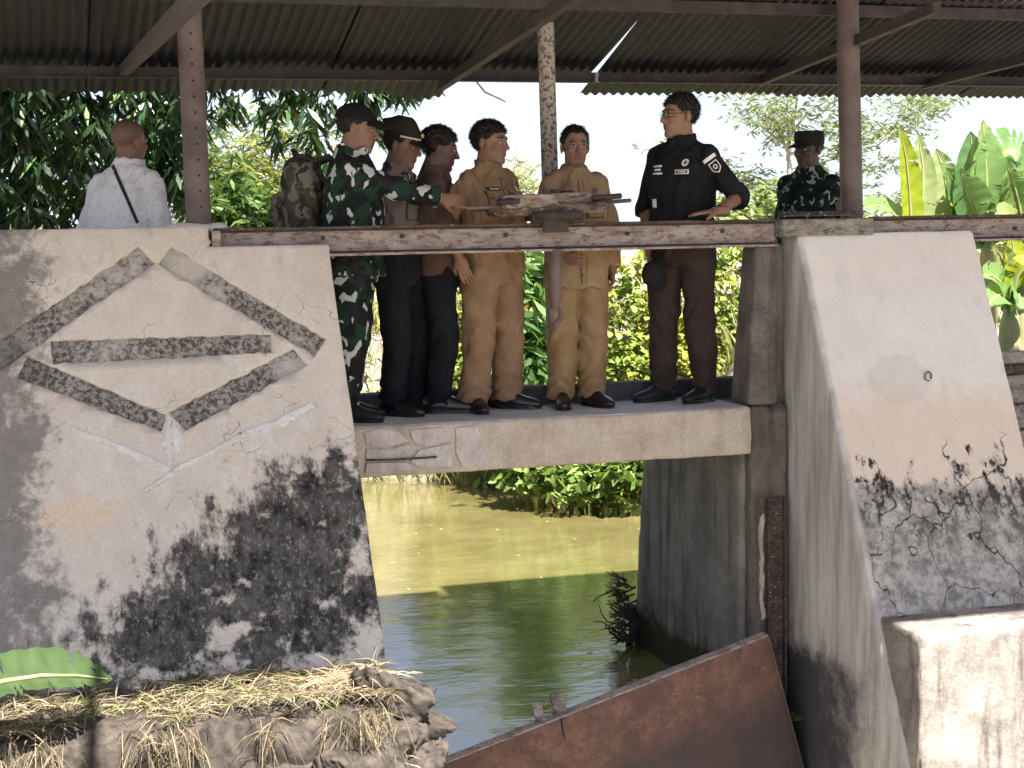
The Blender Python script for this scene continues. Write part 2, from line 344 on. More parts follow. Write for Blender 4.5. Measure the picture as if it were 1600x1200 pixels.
def hexa(C, n, r=.015, amp=.0, freq=3., rag=0., seed=0.):
    """subdivided solid between 8 corners C[ix][iy][iz] with worn edges; returns V,F"""
    C = np.array(C, float); L = [np.linalg.norm(C[1, 0, 0]-C[0, 0, 0]), np.linalg.norm(C[0, 1, 0]-C[0, 0, 0]), np.linalg.norm(C[0, 0, 1]-C[0, 0, 0])]
    T = []
    for a in range(3):
        e = min(r/L[a], .3); T.append(np.concatenate([[0], np.linspace(e, 1-e, max(2, n[a])), [1]]))
    idx = {}; V = []; F = []
    cen = C.mean((0, 1, 2))
    def vert(i, j, k):
        if (i, j, k) in idx: return idx[(i, j, k)]
        u, v, w_ = T[0][i], T[1][j], T[2][k]
        ex = [i in (0, len(T[0])-1), j in (0, len(T[1])-1), k in (0, len(T[2])-1)]
        ne = sum(ex)
        pr = [u, v, w_]
        if ne >= 2:
            for a in range(3):
                if ex[a]:
                    e = min(r/L[a], .3)*(.3 if ne == 2 else .42); pr[a] = e if pr[a] < .5 else 1-e
        u, v, w_ = pr
        p = 0
        for a in (0, 1):
            for b in (0, 1):
                for c in (0, 1): p = p + C[a, b, c]*((u if a else 1-u)*(v if b else 1-v)*(w_ if c else 1-w_))
        if amp:
            q = p + seed
            d = np.array([fbm(q, freq), fbm(q+31.7, freq), fbm(q+77.3, freq)])*amp
            p = p + d
        if rag and ne >= 2:
            q = p + seed + 5; p = p + (cen-p)/np.linalg.norm(cen-p)*max(0., fbm(q, 9.)+.25)*rag
        idx[(i, j, k)] = len(V); V.append(p); return idx[(i, j, k)]
    N = [len(t) for t in T]
    for a in range(3):
        b, c = [(1, 2), (2, 0), (0, 1)][a]
        for s in (0, N[a]-1):
            for i in range(N[b]-1):
                for j in range(N[c]-1):
                    def g(di, dj):
                        k = [0, 0, 0]; k[a] = s; k[b] = i+di; k[c] = j+dj; return vert(*k)
                    q = (g(0, 0), g(1, 0), g(1, 1), g(0, 1)); F.append(q if s else q[::-1])
    return np.array(V), F
def solid(name, C, n, mat, parent=None, r=.015, amp=0., freq=3., rag=0., seed=0.):
    V, F = hexa(C, n, r, amp, freq, rag, seed); return link(name, quads(V, F), mat, parent)
def boxc(x0, x1, y0, y1, z0, z1):
    return [[[(x, y, z) for z in (z0, z1)] for y in (y0, y1)] for x in (x0, x1)]

# ================================================================== ground and water
WATER = -1.85
def sstep(a, b, x):
    t = np.clip((x-a)/(b-a), 0, 1); return t*t*(3-2*t)
def ground_h(X, Y):
    xl = np.where(Y < 12, 1.0, 1.0+(Y-12)*.17); xr = np.where(Y < 8.8, 5.4, 3.9); xr = np.where(Y < 10.45, xr, np.maximum(.39*Y+.35, 4.3)); yb = 16.4+(6.2-X)*.75
    yb = np.clip(yb, 15.2, 19.5)
    d = np.minimum(np.minimum((X-xl)*1.6, (xr-X)*1.6), yb-Y)
    pond = sstep(-1.6, .9, d)
    h = -.12 - 2.6*pond
    far = sstep(15, 30, Y); h = h - .35*far*(1-pond)
    # downstream side, below the structure
    dn = sstep(8.5, 7.9, Y)
    ch = np.minimum(X-1.35, 5.0-X)
    low = -1.6 - 1.15*sstep(-.25, .35, ch) - .5*sstep(4.2, 4.8, X)
    low = np.where(X < 1.2, low - .12*np.clip(7-Y, 0, 2), low)
    return h*(1-dn) + low*dn
def mk_ground():
    gx = np.concatenate([[-400, -150, -60, -25, -12], np.arange(-6, 18.01, .22), [22, 30, 45, 70, 150, 400]])
    gy = np.concatenate([[-300, -100, -30, -10], np.arange(-4, 26.01, .22), [28, 31, 36, 45, 70, 120, 250, 600]])
    X, Y = np.meshgrid(gx, gy); H = ground_h(X, Y)
    V = np.stack([X, Y, H], -1).reshape(-1, 3)
    for i in range(len(V)):
        if abs(V[i, 0]) < 30 and abs(V[i, 1]) < 40: V[i, 2] += .07*fbm(V[i]*[1, 1, 0], 1.3)
    nx, ny = len(gx), len(gy); I = np.arange(nx*ny).reshape(ny, nx)
    F = np.stack([I[:-1, :-1], I[:-1, 1:], I[1:, 1:], I[1:, :-1]], -1).reshape(-1, 4)
    t = MT('soil', .95); p = t.pos()
    c = t.mix(t.ss(t.noise(p, 1.6, 7, .65), .35, .65), (.30, .26, .20), (.23, .205, .14))
    c = t.mix(t.ss(t.noise(p, 9, 6, .7), .5, .66), c, (.44, .39, .31)); t.base(c); t.bump(t.noise(p, 14, 7, .7), .8, .05); M['soil'] = t.m
    tag(link('ground', quads(V, F), 'soil'), kind='structure')
mk_ground()
def mk_water():
    t = MT('pond_water', .035, .5); p = t.pos()
    t.b.inputs['IOR'].default_value = 2.15
    c = t.mix(t.ss(t.noise(p, .9, 7, .65), .35, .65), (.115, .10, .036), (.16, .138, .055)); t.base(c)
    r = t.ma('ADD', t.noise(t.scale(p, (1.2, 2.0, 1)), 1.5, 3, .5), t.ma('MULTIPLY', t.noise(t.scale(p, (1.5, 3, 1)), 8, 4), .12))
    t.bump(r, .2, .06); M['water'] = t.m
    n = 40; gx = np.linspace(-3, 13, n); gy = np.linspace(8.31, 21.5, n); X, Y = np.meshgrid(gx, gy)
    V = np.stack([X, Y, X*0+WATER], -1).reshape(-1, 3); I = np.arange(n*n).reshape(n, n)
    F = np.stack([I[:-1, :-1], I[:-1, 1:], I[1:, 1:], I[1:, :-1]], -1).reshape(-1, 4)
    tag(link('water', quads(V, F), 'water'), kind='structure')
mk_water()

# ================================================================== left pier
PL0, PLN = (0, 8.45, 1.0), (0, -1, .475); _nl = np.array(PLN)/np.linalg.norm(PLN)
def onL(x, y, off=0.): return WP(x, y, PL0, PLN) + _nl*off
def yl(z): return 8.45-.475*(1-z)
def baked(o):
    dg = bpy.context.evaluated_depsgraph_get(); me = bpy.data.meshes.new_from_object(o.evaluated_get(dg)); o.modifiers.clear(); old = o.data; o.data = me; bpy.data.meshes.remove(old)
def left_pier():
    r = empty('concrete_pier', (.6, 8.2, -1.0)); tag(r, 'broad cream plaster pier with a diamond of dark strips and black mould', 'pier')
    C = [[[(-2.2, yl(-2.6), -2.6), (-2.2, yl(1.09), 1.09)], [(-2.2, 8.95, -2.6), (-2.2, 8.75, 1.09)]],
         [[(1.60, yl(-2.6), -2.6), (1.495, yl(1.09), 1.09)], [(1.60, 8.95, -2.6), (1.495, 8.75, 1.09)]]]
    V, F = hexa(C, (70, 8, 70), .018, .0035, 4., .016)
    o = link('wall', quads(V, F), 'pier_l')
    bars = [[(216, 386), (242, 412), (-20, 594), (-45, 563)], [(267, 386), (247, 413), (492, 556), (509, 530)],
            [(79, 532), (82, 569), (424, 551), (424, 522)], [(44, 558), (27, 591), (252, 674), (259, 648)],
            [(264, 644), (290, 673), (479, 571), (459, 545)]]
    def ragged(q):
        o_ = []
        for i in range(4):
            a, b = np.array(q[i], float), np.array(q[(i+1) % 4], float); n_ = max(3, int(np.linalg.norm(b-a)/9)); nr = np.array([b[1]-a[1], a[0]-b[0]])/np.linalg.norm(b-a)
            for k in range(n_): o_.append(tuple(a+(b-a)*k/n_+nr*random.gauss(0, .9)*(1 if k else 0)))
        return o_
    bars = [ragged(q) for q in bars]
    cut = MB()
    def prism(mb, q, a, b):
        P = [onL(*p, a) for p in q]+[onL(*p, b) for p in q]
        n_ = len(q); return mb.add(P, [tuple(range(n_)), tuple(range(2*n_-1, n_-1, -1))]+[(i, n_+i, n_+(i+1) % n_, (i+1) % n_) for i in range(n_)])
    for q in bars: prism(cut, q, .05, -.017)
    cut.box((1.3, 8.4, 1.085), (.425, .5, .1))
    co = cut.build('cutter', 'pier_l')
    md = o.modifiers.new('b', 'BOOLEAN'); md.operation = 'DIFFERENCE'; md.solver = 'EXACT'; md.object = co
    bpy.context.view_layer.update(); baked(o); bpy.data.objects.remove(co); o.parent = r; o.matrix_parent_inverse = Matrix.Translation(-r.location)
    for i, q in enumerate(bars):
        mb = MB(); prism(mb, q, -.011, -.04); b = mb.build('plaster_strip', 'bar', r); b.matrix_parent_inverse = Matrix.Translation(-r.location)
        if i == 2: b['label'] = 'horizontal mouldy strip across the middle of the diamond'
    # pale repair seams
    def ribbon(pts, ws):
        V = []; F = []; n = 0
        P = [np.array(p, float) for p in pts]; Q = []; Wd = []
        for i in range(len(P)-1):
            for k in range(9):
                t = k/9; Q.append(P[i]*(1-t)+P[i+1]*t); Wd.append(ws[i]*(1-t)+ws[i+1]*t)
        Q.append(P[-1]); Wd.append(ws[-1])
        for i, p in enumerate(Q):
            d = Q[min(i+1, len(Q)-1)]-Q[max(i-1, 0)]; d = d/np.linalg.norm(d); s = np.array([-d[1], d[0]])
            wa = Wd[i]*(.35+.55*random.random()); wb = Wd[i]*(.35+.55*random.random())
            V += [onL(*(p-s*wa), .001), onL(*(p-s*wa*.6), .007), onL(*(p+s*wb*.6), .007), onL(*(p+s*wb), .001)]
            if i:
                k = 4*i
                F += [(k-4+j, k-3+j, k+1+j, k+j) for j in range(3)]
        me = bpy.data.meshes.new('m'); me.from_pydata([tuple(v) for v in V], [], F); s = link('repair_seam', me, 'pale_render', r); s.matrix_parent_inverse = Matrix.Translation(-r.location)
    ribbon([(112, 671), (160, 688), (215, 712), (268, 736)], [6, 11, 13, 9])
    ribbon([(268, 736), (300, 722), (340, 701), (390, 676), (440, 659), (489, 632)], [9, 8, 7, 10, 13, 8])
    ribbon([(270, 738), (245, 755), (222, 770)], [9, 7, 3])
    ribbon([(266, 652), (262, 690), (269, 734)], [8, 13, 8]); ribbon([(268, 655), (276, 690), (271, 730)], [6, 15, 6])
left_pier()

# ================================================================== right pier with its stepped foot
def yr(z): return 8.47-.455*(.995-z)
def right_pier():
    r = empty('concrete_pier', (4.8, 8.2, -1.0)); tag(r, 'whitewashed battered pier with a cracked sooty lower half beside the rusty gate', 'pier')
    C = [[[(4.25, yr(-2.7), -2.7), (4.25, yr(.992), .992)], [(4.225, 8.62, -2.7), (4.225, 8.62, .992)]],
         [[(5.40, yr(-2.7), -2.7), (5.41, yr(.992), .992)], [(5.40, 8.62, -2.7), (5.41, 8.62, .992)]]]
    V, F = hexa(C, (34, 14, 80), .02, .004, 4., .012, 3.)
    o = link('wall', quads(V, F), 'pier_r', r); o.matrix_parent_inverse = Matrix.Translation(-r.location)
    V, F = hexa(boxc(4.268, 7.2, 7.12, 8.3, -2.7, -1.06), (70, 14, 40), .014, .008, 6., .02, 8.)
    o = link('foot_ledge', quads(V, F), 'ledge_conc', r); o.matrix_parent_inverse = Matrix.Translation(-r.location)
    o['label'] = 'step at the foot of the pier, sunlit on top'
    mb = MB(); p = WP(1449, 588, (0, 8.47, .995), (0, -1, .455)); q = WP(1449, 590, (0, 8.47, .995), (0, -1, .455))
    pts = [p + np.array([.021*math.cos(a), -.008, .026*math.sin(a)]) for a in np.linspace(-.6, 5.2, 16)]
    mb.tube(pts, .005, 6); o = mb.build('iron_ring', 'pipe', r); o.matrix_parent_inverse = Matrix.Translation(-r.location)
right_pier()

# ================================================================== abutment with the gate column
def abutment():
    r = empty('gate_abutment', (4.1, 9, -1.0)); tag(r, 'dark grey abutment wall and flared gate column under the right end of the walkway', 'abutment')
    inv = Matrix.Translation(-r.location)
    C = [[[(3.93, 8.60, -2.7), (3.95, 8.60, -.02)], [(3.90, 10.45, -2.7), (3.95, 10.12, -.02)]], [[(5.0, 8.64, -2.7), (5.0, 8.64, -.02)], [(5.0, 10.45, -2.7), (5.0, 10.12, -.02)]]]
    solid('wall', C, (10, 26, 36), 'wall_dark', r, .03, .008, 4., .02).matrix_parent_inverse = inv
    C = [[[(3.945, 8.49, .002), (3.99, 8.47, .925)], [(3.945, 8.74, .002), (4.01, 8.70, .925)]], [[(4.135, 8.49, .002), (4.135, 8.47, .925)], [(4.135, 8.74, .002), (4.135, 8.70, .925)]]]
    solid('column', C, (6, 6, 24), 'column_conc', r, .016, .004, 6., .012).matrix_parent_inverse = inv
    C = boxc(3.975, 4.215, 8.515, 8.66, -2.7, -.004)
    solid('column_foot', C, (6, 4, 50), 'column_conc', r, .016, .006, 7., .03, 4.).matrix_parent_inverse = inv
    solid('groove_back', boxc(4.13, 4.24, 8.60, 8.70, 0., .93), (3, 3, 16), 'wall_dark', r, .01, .003, 6.).matrix_parent_inverse = inv
    mb = MB()
    mb.box((4.12, 8.502, -1.6), (.058, .006, 1.05)); mb.box((4.066, 8.487, -1.6), (.005, .021, 1.05)); mb.box((4.174, 8.487, -1.6), (.005, .021, 1.05))
    g = mb.build('guide_rail', 'beam_dark', r); g.matrix_parent_inverse = inv; g['label'] = 'rusty steel guide channel in the gate slot'
    # pale broken edge beside the rail
    V, F = hexa(boxc(4.03, 4.056, 8.502, 8.53, -1.28, -.64), (3, 3, 40), .006, .016, 14., .03, 2.)
    o = link('chipped_edge', quads(V, F), 'deck_conc', r); o.matrix_parent_inverse = inv
abutment()

# ================================================================== walkway
def deck():
    r = empty('footbridge', (2.7, 8.8, 0)); tag(r, 'narrow concrete walkway slab the men stand on, above the water', 'footbridge')
    inv = Matrix.Translation(-r.location)
    solid('slab', boxc(1.40, 3.945, 8.44, 9.13, -.276, -.004), (70, 16, 8), 'deck_conc', r, .012, .005, 4., .014).matrix_parent_inverse = inv
    solid('walking_surface', boxc(1.42, 3.935, 8.455, 9.125, -.02, 0.0), (60, 14, 2), 'deck_top', r, .006, .002, 6., .0).matrix_parent_inverse = inv
    solid('rear_kerb', boxc(1.2, 4.3, 9.125, 9.27, -.27, .104), (40, 4, 6), 'kerb_dark', r, .012, .004, 4., .01).matrix_parent_inverse = inv
    # broken render on the left end: plates with open joints
    def plate(q, th, mat='patch_conc'):
        P = [WY(x, y, 8.44-th) for x, y in q]; B = [np.array([p[0], 8.45, p[2]]) for p in P]; n = len(q)
        c = sum(P)/n; P2 = [p + (c-p)*.04 for p in P]
        mb = MB(); mb.add(P2+B, [tuple(range(n))]+[(i, (i+1) % n, n+(i+1) % n, n+i) for i in range(n)])
        mb.build('render_plate', mat, r).matrix_parent_inverse = inv
    plate([(568, 677), (590, 670), (622, 673), (640, 690), (600, 700), (572, 694)], .010)
    plate([(640, 672), (690, 668), (705, 688), (668, 699), (645, 690)], .014)
    plate([(712, 668), (745, 664), (757, 690), (764, 728), (722, 731), (712, 706)], .012)
    plate([(572, 700), (606, 703), (640, 694), (650, 708), (622, 717), (570, 719)], .008)
    plate([(655, 703), (704, 692), (709, 729), (660, 732), (640, 722)], .011)
    plate([(572, 724), (636, 722), (654, 734), (570, 740)], .016)
    mb = MB(); mb.tube([WY(572, 719, 8.42), WY(620, 718, 8.42), WY(682, 714, 8.42)], .006, 6); mb.build('rebar', 'beam_dark', r).matrix_parent_inverse = inv
deck()

# ================================================================== steel beams
def channel(name, x0, x1, z0, z1, y, mat, label, bolts=(), plate_end=True, yaw_=0.):
    r = empty(name, ((x0+x1)/2, y, z0)); tag(r, label, 'beam'); inv = Matrix.Translation(-r.location)
    mb = MB(); mb.box(((x0+x1)/2, y+.052, (z0+z1)/2), ((x1-x0)/2, .005, (z1-z0)/2-.008)); mb.build('web', mat, r).matrix_parent_inverse = inv
    n = int((x1-x0)/.05)
    for zz, nm in ((z1-.005, 'top_flange'), (z0+.005, 'bottom_flange')):
        V, F = hexa(boxc(x0, x1, y-.01, y+.056, zz-.007, zz+.007), (n, 2, 2), .002, .002, 3.); link(nm, quads(V, F, False), 'beam_dark' if nm[0] == 't' else 'beam', r).matrix_parent_inverse = inv
    mb = MB(); mb.box(((x0+x1)/2, y+.045, z1-.018), ((x1-x0)/2, .004, .006)); mb.box(((x0+x1)/2, y+.045, z0+.018), ((x1-x0)/2, .004, .005)); mb.build('shade_line', 'dark_iron', r).matrix_parent_inverse = inv  # dark strips standing in for the shade along both flanges
    if plate_end:
        mb = MB(); mb.box((x0+.01, y+.02, (z0+z1)/2), (.022, .035, (z1-z0)/2-.012)); mb.build('end_plate', mat, r).matrix_parent_inverse = inv
    for px, py in bolts:
        p = WY(px, py, y+.047); mb = MB(); mb.tube([p, p+np.array([0, -.016, 0])], .013, 6); mb.tube([p+np.array([0, -.016, 0]), p+np.array([0, -.026, 0])], .007, 8)
        mb.build('bolt', 'beam_dark', r).matrix_parent_inverse = inv
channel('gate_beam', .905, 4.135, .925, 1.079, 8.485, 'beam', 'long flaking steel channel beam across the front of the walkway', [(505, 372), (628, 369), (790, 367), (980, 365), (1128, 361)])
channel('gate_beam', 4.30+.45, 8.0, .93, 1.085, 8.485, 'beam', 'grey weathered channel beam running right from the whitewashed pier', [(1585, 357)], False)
def pad():
    mb = MB(); mb.box((4.44, 8.50, 1.03), (.295, .06, .05), None, .006); o = mb.build('beam_pad', 'timber'); tag(o, 'grey splice block joining the two beams on top of the whitewashed pier', 'block')
    mb = MB(); mb.box((4.38, 8.43, 1.098), (.26, .03, .004)); mb.box((4.38, 8.458, 1.110), (.26, .003, .012)); o = mb.build('angle_iron', 'beam_dark'); tag(o, 'thin angle iron lying on the beam by the right post', 'angle iron')
pad()
def right_sluice():
    r = empty('timber_sluice', (6.6, 8.6, -1.5)); tag(r, 'weathered timber sluice boards under a rail beyond the whitewashed pier', 'sluice'); inv = Matrix.Translation(-r.location)
    mb = MB(); mb.box((6.7, 8.56, .21), (1.25, .05, .035), None, .006); mb.build('rail', 'timber', r).matrix_parent_inverse = inv
    mb = MB(); mb.box((6.7, 8.60, .135), (1.25, .03, .03)); mb.build('rail', 'beam_dark', r).matrix_parent_inverse = inv
    zt = .10
    for i, hgt in enumerate((.19, .17, .21, .18, .22, .2, .2, .2, .22)):
        V, F = hexa(boxc(5.42, 7.9, 8.585+.012*(i % 2), 8.68, zt-hgt+.012, zt), (46, 3, 6), .014, .014, 5., .02, i*7.)
        link('board', quads(V, F), 'timber', r).matrix_parent_inverse = inv; zt -= hgt
right_sluice()

# ================================================================== gate hoist on the beam
def hoist():
    Y0 = 8.50; c = WY(868, 330, Y0); r = empty('gate_hoist', (c[0], Y0, 1.08)); tag(r, 'rusty white flaked gate hoist with rod handles on the beam', 'hoist'); inv = Matrix.Translation(-r.location)
    def B(mb, nm, mat): o = mb.build(nm, mat, r); o.matrix_parent_inverse = inv; return o
    p = lambda x, y, dy=0.: WY(x, y, Y0+dy)
    mb = MB(); mb.box(p(866, 339), (.15, .07, .022), None, .006); mb.box(p(884, 333), (.085, .06, .03), None, .008); B(mb, 'bearing_block', 'dark_iron')
    mb = MB(); mb.box(p(868, 352, -.055), (.075, .006, .04), None, .003); B(mb, 'face_plate', 'dark_iron')
    def bar(x0, y0, x1, y1, th, dp, dy0, dy1, nm, mat, seed):
        a = p(x0, y0, dy0); b = p(x1, y1, dy1); ux = (b-a); L = np.linalg.norm(ux); ux /= L; uy = np.cross([0, 0, 1.], ux); uz = np.cross(ux, uy); m_ = (a+b)/2
        C = [[[m_+ux*sx*L/2*(1. if sz > 0 else .9)+uy*sy*dp/2+uz*sz*th/2 for sz in (-1, 1)] for sy in (-1, 1)] for sx in (-1, 1)]
        V, F = hexa(C, (24, 6, 4), .008, .004, 12., .006, seed); o = link(nm, quads(V, F), mat, r); o.matrix_parent_inverse = inv
    bar(762, 331, 952, 324, .058, .15, .05, -.04, 'lower_plate', 'hoist_rust', 1.)
    bar(776, 317, 944, 308, .074, .10, -.05, .04, 'upper_plate', 'hoist_paint', 5.)
    mb = MB(); mb.tube([p(868, 296), p(868, 350)], .034, 14); B(mb, 'hub', 'dark_iron'); mb = MB(); a = p(868, 336); mb.tube([a-np.array([0, 0, .022]), a-np.array([0, 0, .018]), a+np.array([0, 0, .018]), a+np.array([0, 0, .022])], [.15, .16, .16, .15], 28); B(mb, 'gear_wheel', 'dark_iron'); mb = MB(); mb.box(p(790, 315, -.07), (.045, .03, .022), None, .008); mb.box(p(772, 327, -.02), (.04, .04, .022), None, .008); B(mb, 'rod_socket', 'dark_iron')
    for (x0, y0, x1, y1, rr, dy, mt) in ((729, 325, 800, 322, .0105, -.05, 'pipe'), (738, 329, 790, 326, .008, .06, 'dark_iron'), (925, 310, 971, 306, .0165, -.05, 'dark_iron'), (935, 317, 986, 313, .0115, .05, 'pipe'), (778, 316, 812, 314, .014, -.10, 'dark_iron')):
        mb = MB(); a, b = p(x0, y0, dy), p(x1, y1, dy); mb.tube([a, a+(b-a)*.03, a+(b-a)*.97, b], [rr*.7, rr, rr, rr*.7], 10); B(mb, 'rod_handle', mt)
    for x, y in ((852, 303), (800, 309), (930, 303)):
        a = p(x, y, -.05); mb = MB(); mb.tube([a, a+np.array([0, 0, .03])], .013, 6); B(mb, 'bolt', 'dark_iron')
    mb = MB(); a = p(868, 390); b = p(868, 470); mb.tube([a, a*.5+b*.5, b], [.036, .036, .034], 14); B(mb, 'screw_spindle', 'pipe')
    mb = MB(); a = p(868, 465); c1 = p(868, 492); mb.tube([a, c1+np.array([0, 0, .04])], [.034, .022], 10)
    mb.tube([c1+np.array([.031*math.cos(t), 0, .042*math.sin(t)]) for t in np.linspace(0, 2*math.pi, 18)], .013, 8, False)
    mb.tube([c1-np.array([0, 0, .04]), p(868, 513)], [.018, .012], 8); B(mb, 'spindle_eye', 'pipe')
hoist()

# ================================================================== roof
TAN = math.tan(rad(15.5)); EY = 10.3; EZ = 1.985
def zr(Y): return EZ + TAN*(EY-Y)
def roof():
    r = empty('corrugated_roof', (3.5, 9.0, zr(9.0))); tag(r, 'dark corrugated iron lean-to roof over the walkway', 'roof'); inv = Matrix.Translation(-r.location)
    WL = .066
    def sheet(x0, wdt, y0, y1, dz, mat, rot=0., nm='roof_sheet', droop=0.):
        n = int(wdt/WL*8); ys = np.linspace(y0, y1, 7); xs = np.linspace(0, wdt, n+1)
        V = []
        for y in ys:
            for x in xs:
                a = (y-y0)*math.sin(rot)
                t = max(0., (y-(y1-.25))/.25)
                z = zr(y)+dz+.0095*math.sin(2*math.pi*x/WL)+.006*mnoise.noise(Vector((x0+x, y*1.3, 3.)))-droop*t*t*max(0., 1-abs(x-wdt*.8)/.2)
                V.append((x0+x+a, y, z))
        k = n+1; F = [(j*k+i, j*k+i+1, (j+1)*k+i+1, (j+1)*k+i) for j in range(6) for i in range(n)]
        o = link(nm, quads(V, F), mat, r); o.matrix_parent_inverse = inv
        md = o.modifiers.new('t', 'SOLIDIFY'); md.thickness = .0015
    x = -2.6; i = 0
    XC = WY(905, 135, 10.3)[0]
    while x < XC-.3:
        wdt = min(.80, XC+.03-x); last = x+.74 > XC-.3
        if last: wdt = XC+.02-x
        sheet(x, wdt, 8.80, (10.42 if x < WY(640, 130, 10.3)[0]-.5 else 10.21)+.015*random.random(), .010 if i % 2 else .0, 'roof_sheet', rad(-.9) if last else 0., droop=.05 if abs(x+.37-WY(560, 130, 10.2)[0]) < .4 else 0.); x += .74; i += 1
    x = XC-.012
    while x < 10:
        sheet(x, .80, 8.80, 10.40+.02*random.random(), .010 if i % 2 else .0, 'roof_sheet', rad(1.7) if x < XC+.1 else 0.); x += .74; i += 1
    x = -2.6
    while x < 10:
        sheet(x, .80, 4.80, 8.98, .035 if i % 2 else .025, 'pale_sheet', 0., 'roof_shade_sheet'); x += .74; i += 1  # pale strip above the purlin; rest added forward unseen to shade piers and men
    def steel(a, b, wx, wz, nm): mb = MB(); mb.beam(a, b, wx, wz); mb.build(nm, 'roof_steel', r).matrix_parent_inverse = inv
    for Y in (9.98,): 
        steel((-2.6, Y, zr(Y)-.048), (10, Y, zr(Y)-.048), .05, .06, 'purlin'); steel((-2.6, Y-.03, zr(Y)-.082), (10, Y-.03, zr(Y)-.082), .07, .006, 'purlin_flange')
    for Y in (8.88, 7.1, 5.1): steel((-2.6, Y, zr(Y)-.046), (10, Y, zr(Y)-.046), .05, .065, 'purlin')  # the nearer two carry the added shade sheets
    for (xa, ya, xb, yb, t) in ((192, 112, 300, 2, .055), (690, 133, 880, 6, .05), (1185, 128, 1420, 30, .05), (1445, 132, 1600, 92, .05)):
        a = WY(xa, ya, 10.02); b = WX(xb, yb, a[0])
        a = a + (a-b)*.0; b = a+(b-a)*1.15
        b[2] = min(b[2], zr(b[1])-.05)
        steel(a, b, t, .06, 'rafter')
    return r
roof()
def post(name, px0, py0, px1, py1, Y, z0, z1, rr, mat, label, holes=()):
    a = WY(px0, py0, Y); b = WY(px1, py1, Y); d = (b-a)/(b[2]-a[2]); A = a+d*(z0-a[2]); Bp = a+d*(z1-a[2])
    r = empty(name, A); tag(r, label, 'post', 'pipe posts carrying the roof'); inv = Matrix.Translation(-r.location)
    mb = MB(); n = 8; mb.tube([A+(Bp-A)*k/n for k in range(n+1)], rr, 24); o = mb.build('pipe', mat, r, None); o.matrix_parent_inverse = inv
    tc = CAM-A; tc[2] = 0; tc /= np.linalg.norm(tc)
    for hx, hy in holes:
        h = WY(hx, hy, Y-rr); q = A+d*(h[2]-A[2]); dx = (h[0]-q[0]); q2 = q+np.array([dx, -math.sqrt(max(rr*rr-dx*dx, 1e-5)), 0])
        nrm = (q2-q); nrm /= np.linalg.norm(nrm); mb = MB(); mb.tube([q2-nrm*.006, q2+nrm*.0012], .0065, 8); mb.build('bolt_hole', 'black_hole', r).matrix_parent_inverse = inv
    return r, inv
p_, iv = post('roof_post', 310, 335, 297, 60, 8.72, 1.05, zr(8.72)-.03, .067, 'pipe', 'brown steel pipe post with a row of holes on the cream pier', [(302+i*1.55, 126+i*24.7) for i in range(9)]+[(300, 100), (299, 76), (297.6, 52)])
V, F = hexa(boxc(.66, 1.0, 8.57, 8.87, 1.03, 1.108), (12, 8, 3), .04, .012, 7., .02); o = link('mortar_collar', quads(V, F), 'pale_render', p_); o.matrix_parent_inverse = iv
post('roof_post', 859, 265, 853, 60, 9.19, .10, zr(9.19)-.03, .05, 'pipe_speck', 'speckled flaking pipe post at the middle of the walkway', [])
post('roof_post', 1331, 335, 1325, 60, 8.72, 1.02, zr(8.72)-.03, .067, 'pipe', 'plain brown pipe post above the whitewashed pier', [])
for X in (-1.6, 6.6):  # unseen posts put in under the added roof front
    r = empty('roof_post', (X, 5.1, -1.4)); tag(r, 'added unseen pipe post holding the added shade front of the roof, ' + ('left of the cream pier' if X < 0 else 'right of the whitewashed pier'), 'post', 'posts under the added roof front'); mb = MB(); mb.tube([(0, 0, -.6), (0, 0, zr(5.1)+1.36)], .06, 16); mb.build('pipe', 'pipe', r)

# ================================================================== fallen gate plate
def gate_plate():
    Y0 = 8.27; TR = WY(1201, 994, Y0); A = WY(680, 1200, Y0); ux = TR-A; ux[1] = 0; ux /= np.linalg.norm(ux); uz = np.array([-ux[2], 0, ux[0]])
    r = empty('gate_plate', TR); tag(r, 'rusty red steel gate plate lying tilted in the opening', 'gate'); inv = Matrix.Translation(-r.location)
    P = lambda a, b, y: TR - ux*a - uz*b + np.array([0, y, 0])
    C = [[[P(a, b, y) for b in (1.15, 0)] for y in (0, .02)] for a in (3.2, 0)]
    V, F = hexa(C, (70, 2, 24), .003, .004, 3.); link('plate', quads(V, F), 'plate', r).matrix_parent_inverse = inv
    C = [[[P(a, b, y) for b in (.0, -.012)] for y in (-.004, .075)] for a in (3.2, 0)]
    V, F = hexa(C, (60, 2, 2), .003, .002, 3.); link('top_flange', quads(V, F), 'beam', r).matrix_parent_inverse = inv
    C = [[[P(a, b, y) for b in (1.15, 0.002)] for y in (-.012, 0)] for a in (.012, 0)]
    V, F = hexa(C, (2, 2, 10), .002, .001, 3.); link('edge_strip', quads(V, F), 'plate', r).matrix_parent_inverse = inv
    for x, y, hh, ww, tw in ((846, 1128, .115, .06, .2), (878, 1116, .125, .075, -.5), (852, 1136, .03, .02, .9)):
        b = WY(x, y, Y0+.035); R = Matrix((Vector(ux), Vector((0, 1, 0)), Vector(uz))).transposed() @ Matrix.Rotation(tw, 3, 'Z')
        mb = MB(); mb.box(b+uz*hh/2, (ww/2, .005, hh/2), R, .002)
        if ww > .07: mb.box(b+uz*hh/2-ux*.036+np.array([0, .02, 0]), (.004, .024, hh/2), R)
        mb.build('lug', 'timber', r).matrix_parent_inverse = inv
    mb = MB(); a = WY(877, 1122, Y0-.004); mb.tube([a, a+np.array([.01, 0, -.09]), a+np.array([.02, 0, -.13])], [.004, .003, .001], 5); mb.build('crack', 'black_hole', r).matrix_parent_inverse = inv
gate_plate()

